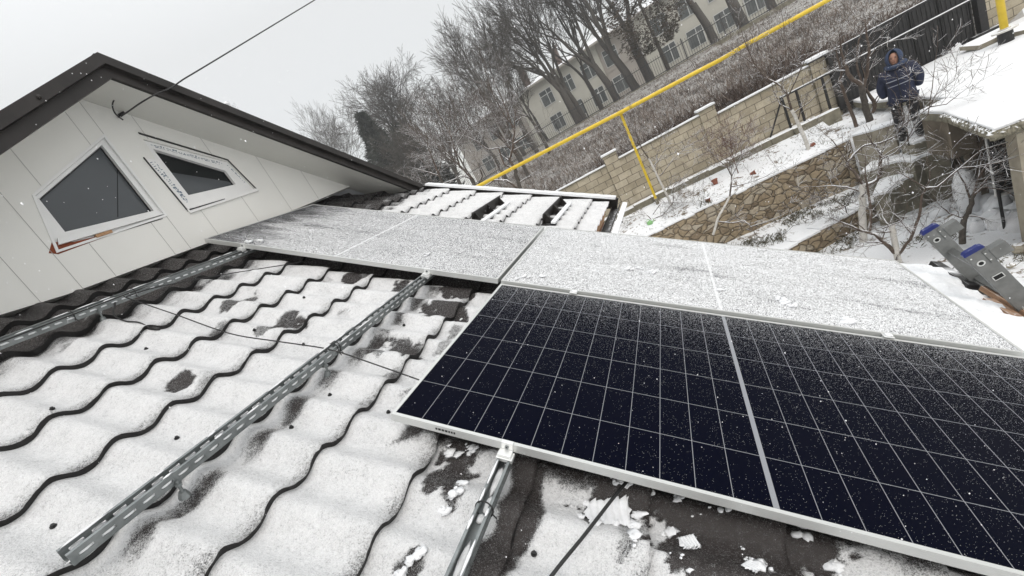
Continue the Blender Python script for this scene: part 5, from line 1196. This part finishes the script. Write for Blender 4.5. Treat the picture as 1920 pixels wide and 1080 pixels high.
jk=skin('jacket',JV,JE,JR,M['navy'],pe,2,1)
mb=MB()
def stripe(z,w_,hh,dip):
    n=14; vs=[];fs=[]
    for i in range(n+1):
        t=i/n*2-1; x=t*w_; y=-math.sqrt(max(0,1-(x/.245)**2))*.176-.004
        vs+=[(x,y,z-dip*t),(x,y,z+hh-dip*t)]
    for i in range(n): fs.append((2*i,2*i+2,2*i+3,2*i+1))
    mb.add(vs,fs)
stripe(1.255,.175,.018,0.0); stripe(1.155,.165,.015,0.0)
mb.build('reflective_stripe',M['stripe'],jk)
mb=MB(); mb.box((-.006,-.192,.80),(.006,-.17,1.40)); mb.build('zip',M['trous'],jk)
# hood: open-fronted shell round the head
vs=[];fs=[];n=18;m_=12
for sh,(rx,ry,rz) in enumerate(((.135,.150,.165),(.112,.126,.142))):
    for i in range(m_+1):
        th=math.pi*i/m_
        for j in range(n+1):
            ph=R(-52)+R(284)*j/n   # opening faces -y
            vs.append((math.sin(th)*math.cos(ph)*rx,.005+math.sin(th)*math.sin(ph)*ry-.012,1.665+math.cos(th)*rz))
N1=(m_+1)*(n+1)
for i in range(m_):
    for j in range(n):
        a=i*(n+1)+j; fs+=[(a,a+n+1,a+n+2,a+1),(N1+a,N1+a+1,N1+a+n+2,N1+a+n+1)]
    for j in (0,n):
        a=i*(n+1)+j; fs.append((a,a+n+1,N1+a+n+1,N1+a))
mb=MB(); mb.add(vs,fs); mb.tube([(-.135,-.02,1.53),(-.09,-.10,1.515),(0,-.125,1.505),(.09,-.10,1.515),(.135,-.02,1.53),(.09,.08,1.54),(-.09,.08,1.54),(-.135,-.02,1.53)],.045,8); mb.build('hood',M['navyd'],pe,smooth=True)
TV=[(0,0,.90),(-.11,0,.84),(-.125,-.02,.48),(-.13,.02,.14),(.11,0,.84),(.125,-.02,.48),(.13,.02,.14)]
skin('trousers',TV,[(0,1),(1,2),(2,3),(0,4),(4,5),(5,6)],[.12,.115,.088,.078,.115,.088,.078],M['trous'],pe)
for s_ in (-1,1):
    mb=MB(); mb.blob((s_*.135,-.06,.055),(.055,.15,.055),10,8); mb.tube([(s_*.13,.02,.05),(s_*.13,.02,.20)],.07,10); mb.build('boot',M['boot'],pe,smooth=True)
# ================================================================== FALLING SNOW
vs=[];fs=[]
for i in range(3000):
    d=10**random.uniform(-.15,1.2); px=random.uniform(-80,2000); py=random.uniform(-80,1160)
    c=CAM+ray(px,py).normalized()*d+Vector((random.uniform(-.3,.3),random.uniform(-.3,.3),0))
    # stay clear of the roof surface
    w_=MR.transposed()@c
    if w_.z<.03 and w_.x<2.7 and w_.y<3.9: continue
    if c.x<XW+.05 and c.y<3.9: continue
    s=random.uniform(.0006,.0011)*(1 if d<2 else 1.7); k=len(vs); l=s*random.uniform(1,1.8)
    vs+=[c+Vector((s,0,0)),c+Vector((-s,0,0)),c+Vector((0,s,0)),c+Vector((0,-s,0)),c+Vector((0,0,l)),c+Vector((0,0,-l))]
    fs+=[(k,k+2,k+4),(k+2,k+1,k+4),(k+1,k+3,k+4),(k+3,k,k+4),(k+2,k,k+5),(k+1,k+2,k+5),(k+3,k+1,k+5),(k,k+3,k+5)]
mb=MB(); mb.add(vs,fs); M['flake']=mat('snowflake',(.9,.9,.92),.8); tag(mb.build('falling_snow',M['flake']),'snowflakes falling through the air over roof and garden','snowfall',kind='stuff')
# ================================================================== HAZE
HAZE=.0026
if HAZE>0:
    MB().box((-75,-60,-12),(75,110,32)).build('haze',mat('haze_dummy'))
    hz=COL.objects['haze']; hz['kind']='stuff'; q=bpy.data.materials.new('snowy_air'); q.use_nodes=True; nt=q.node_tree; nt.nodes.clear()
    pv=nt.nodes.new('ShaderNodeVolumePrincipled'); pv.inputs['Color'].default_value=(.93,.94,.94,1); pv.inputs['Density'].default_value=HAZE; pv.inputs['Anisotropy'].default_value=.2
    ou=nt.nodes.new('ShaderNodeOutputMaterial'); nt.links.new(pv.outputs[0],ou.inputs['Volume']); hz.data.materials.clear(); hz.data.materials.append(q)
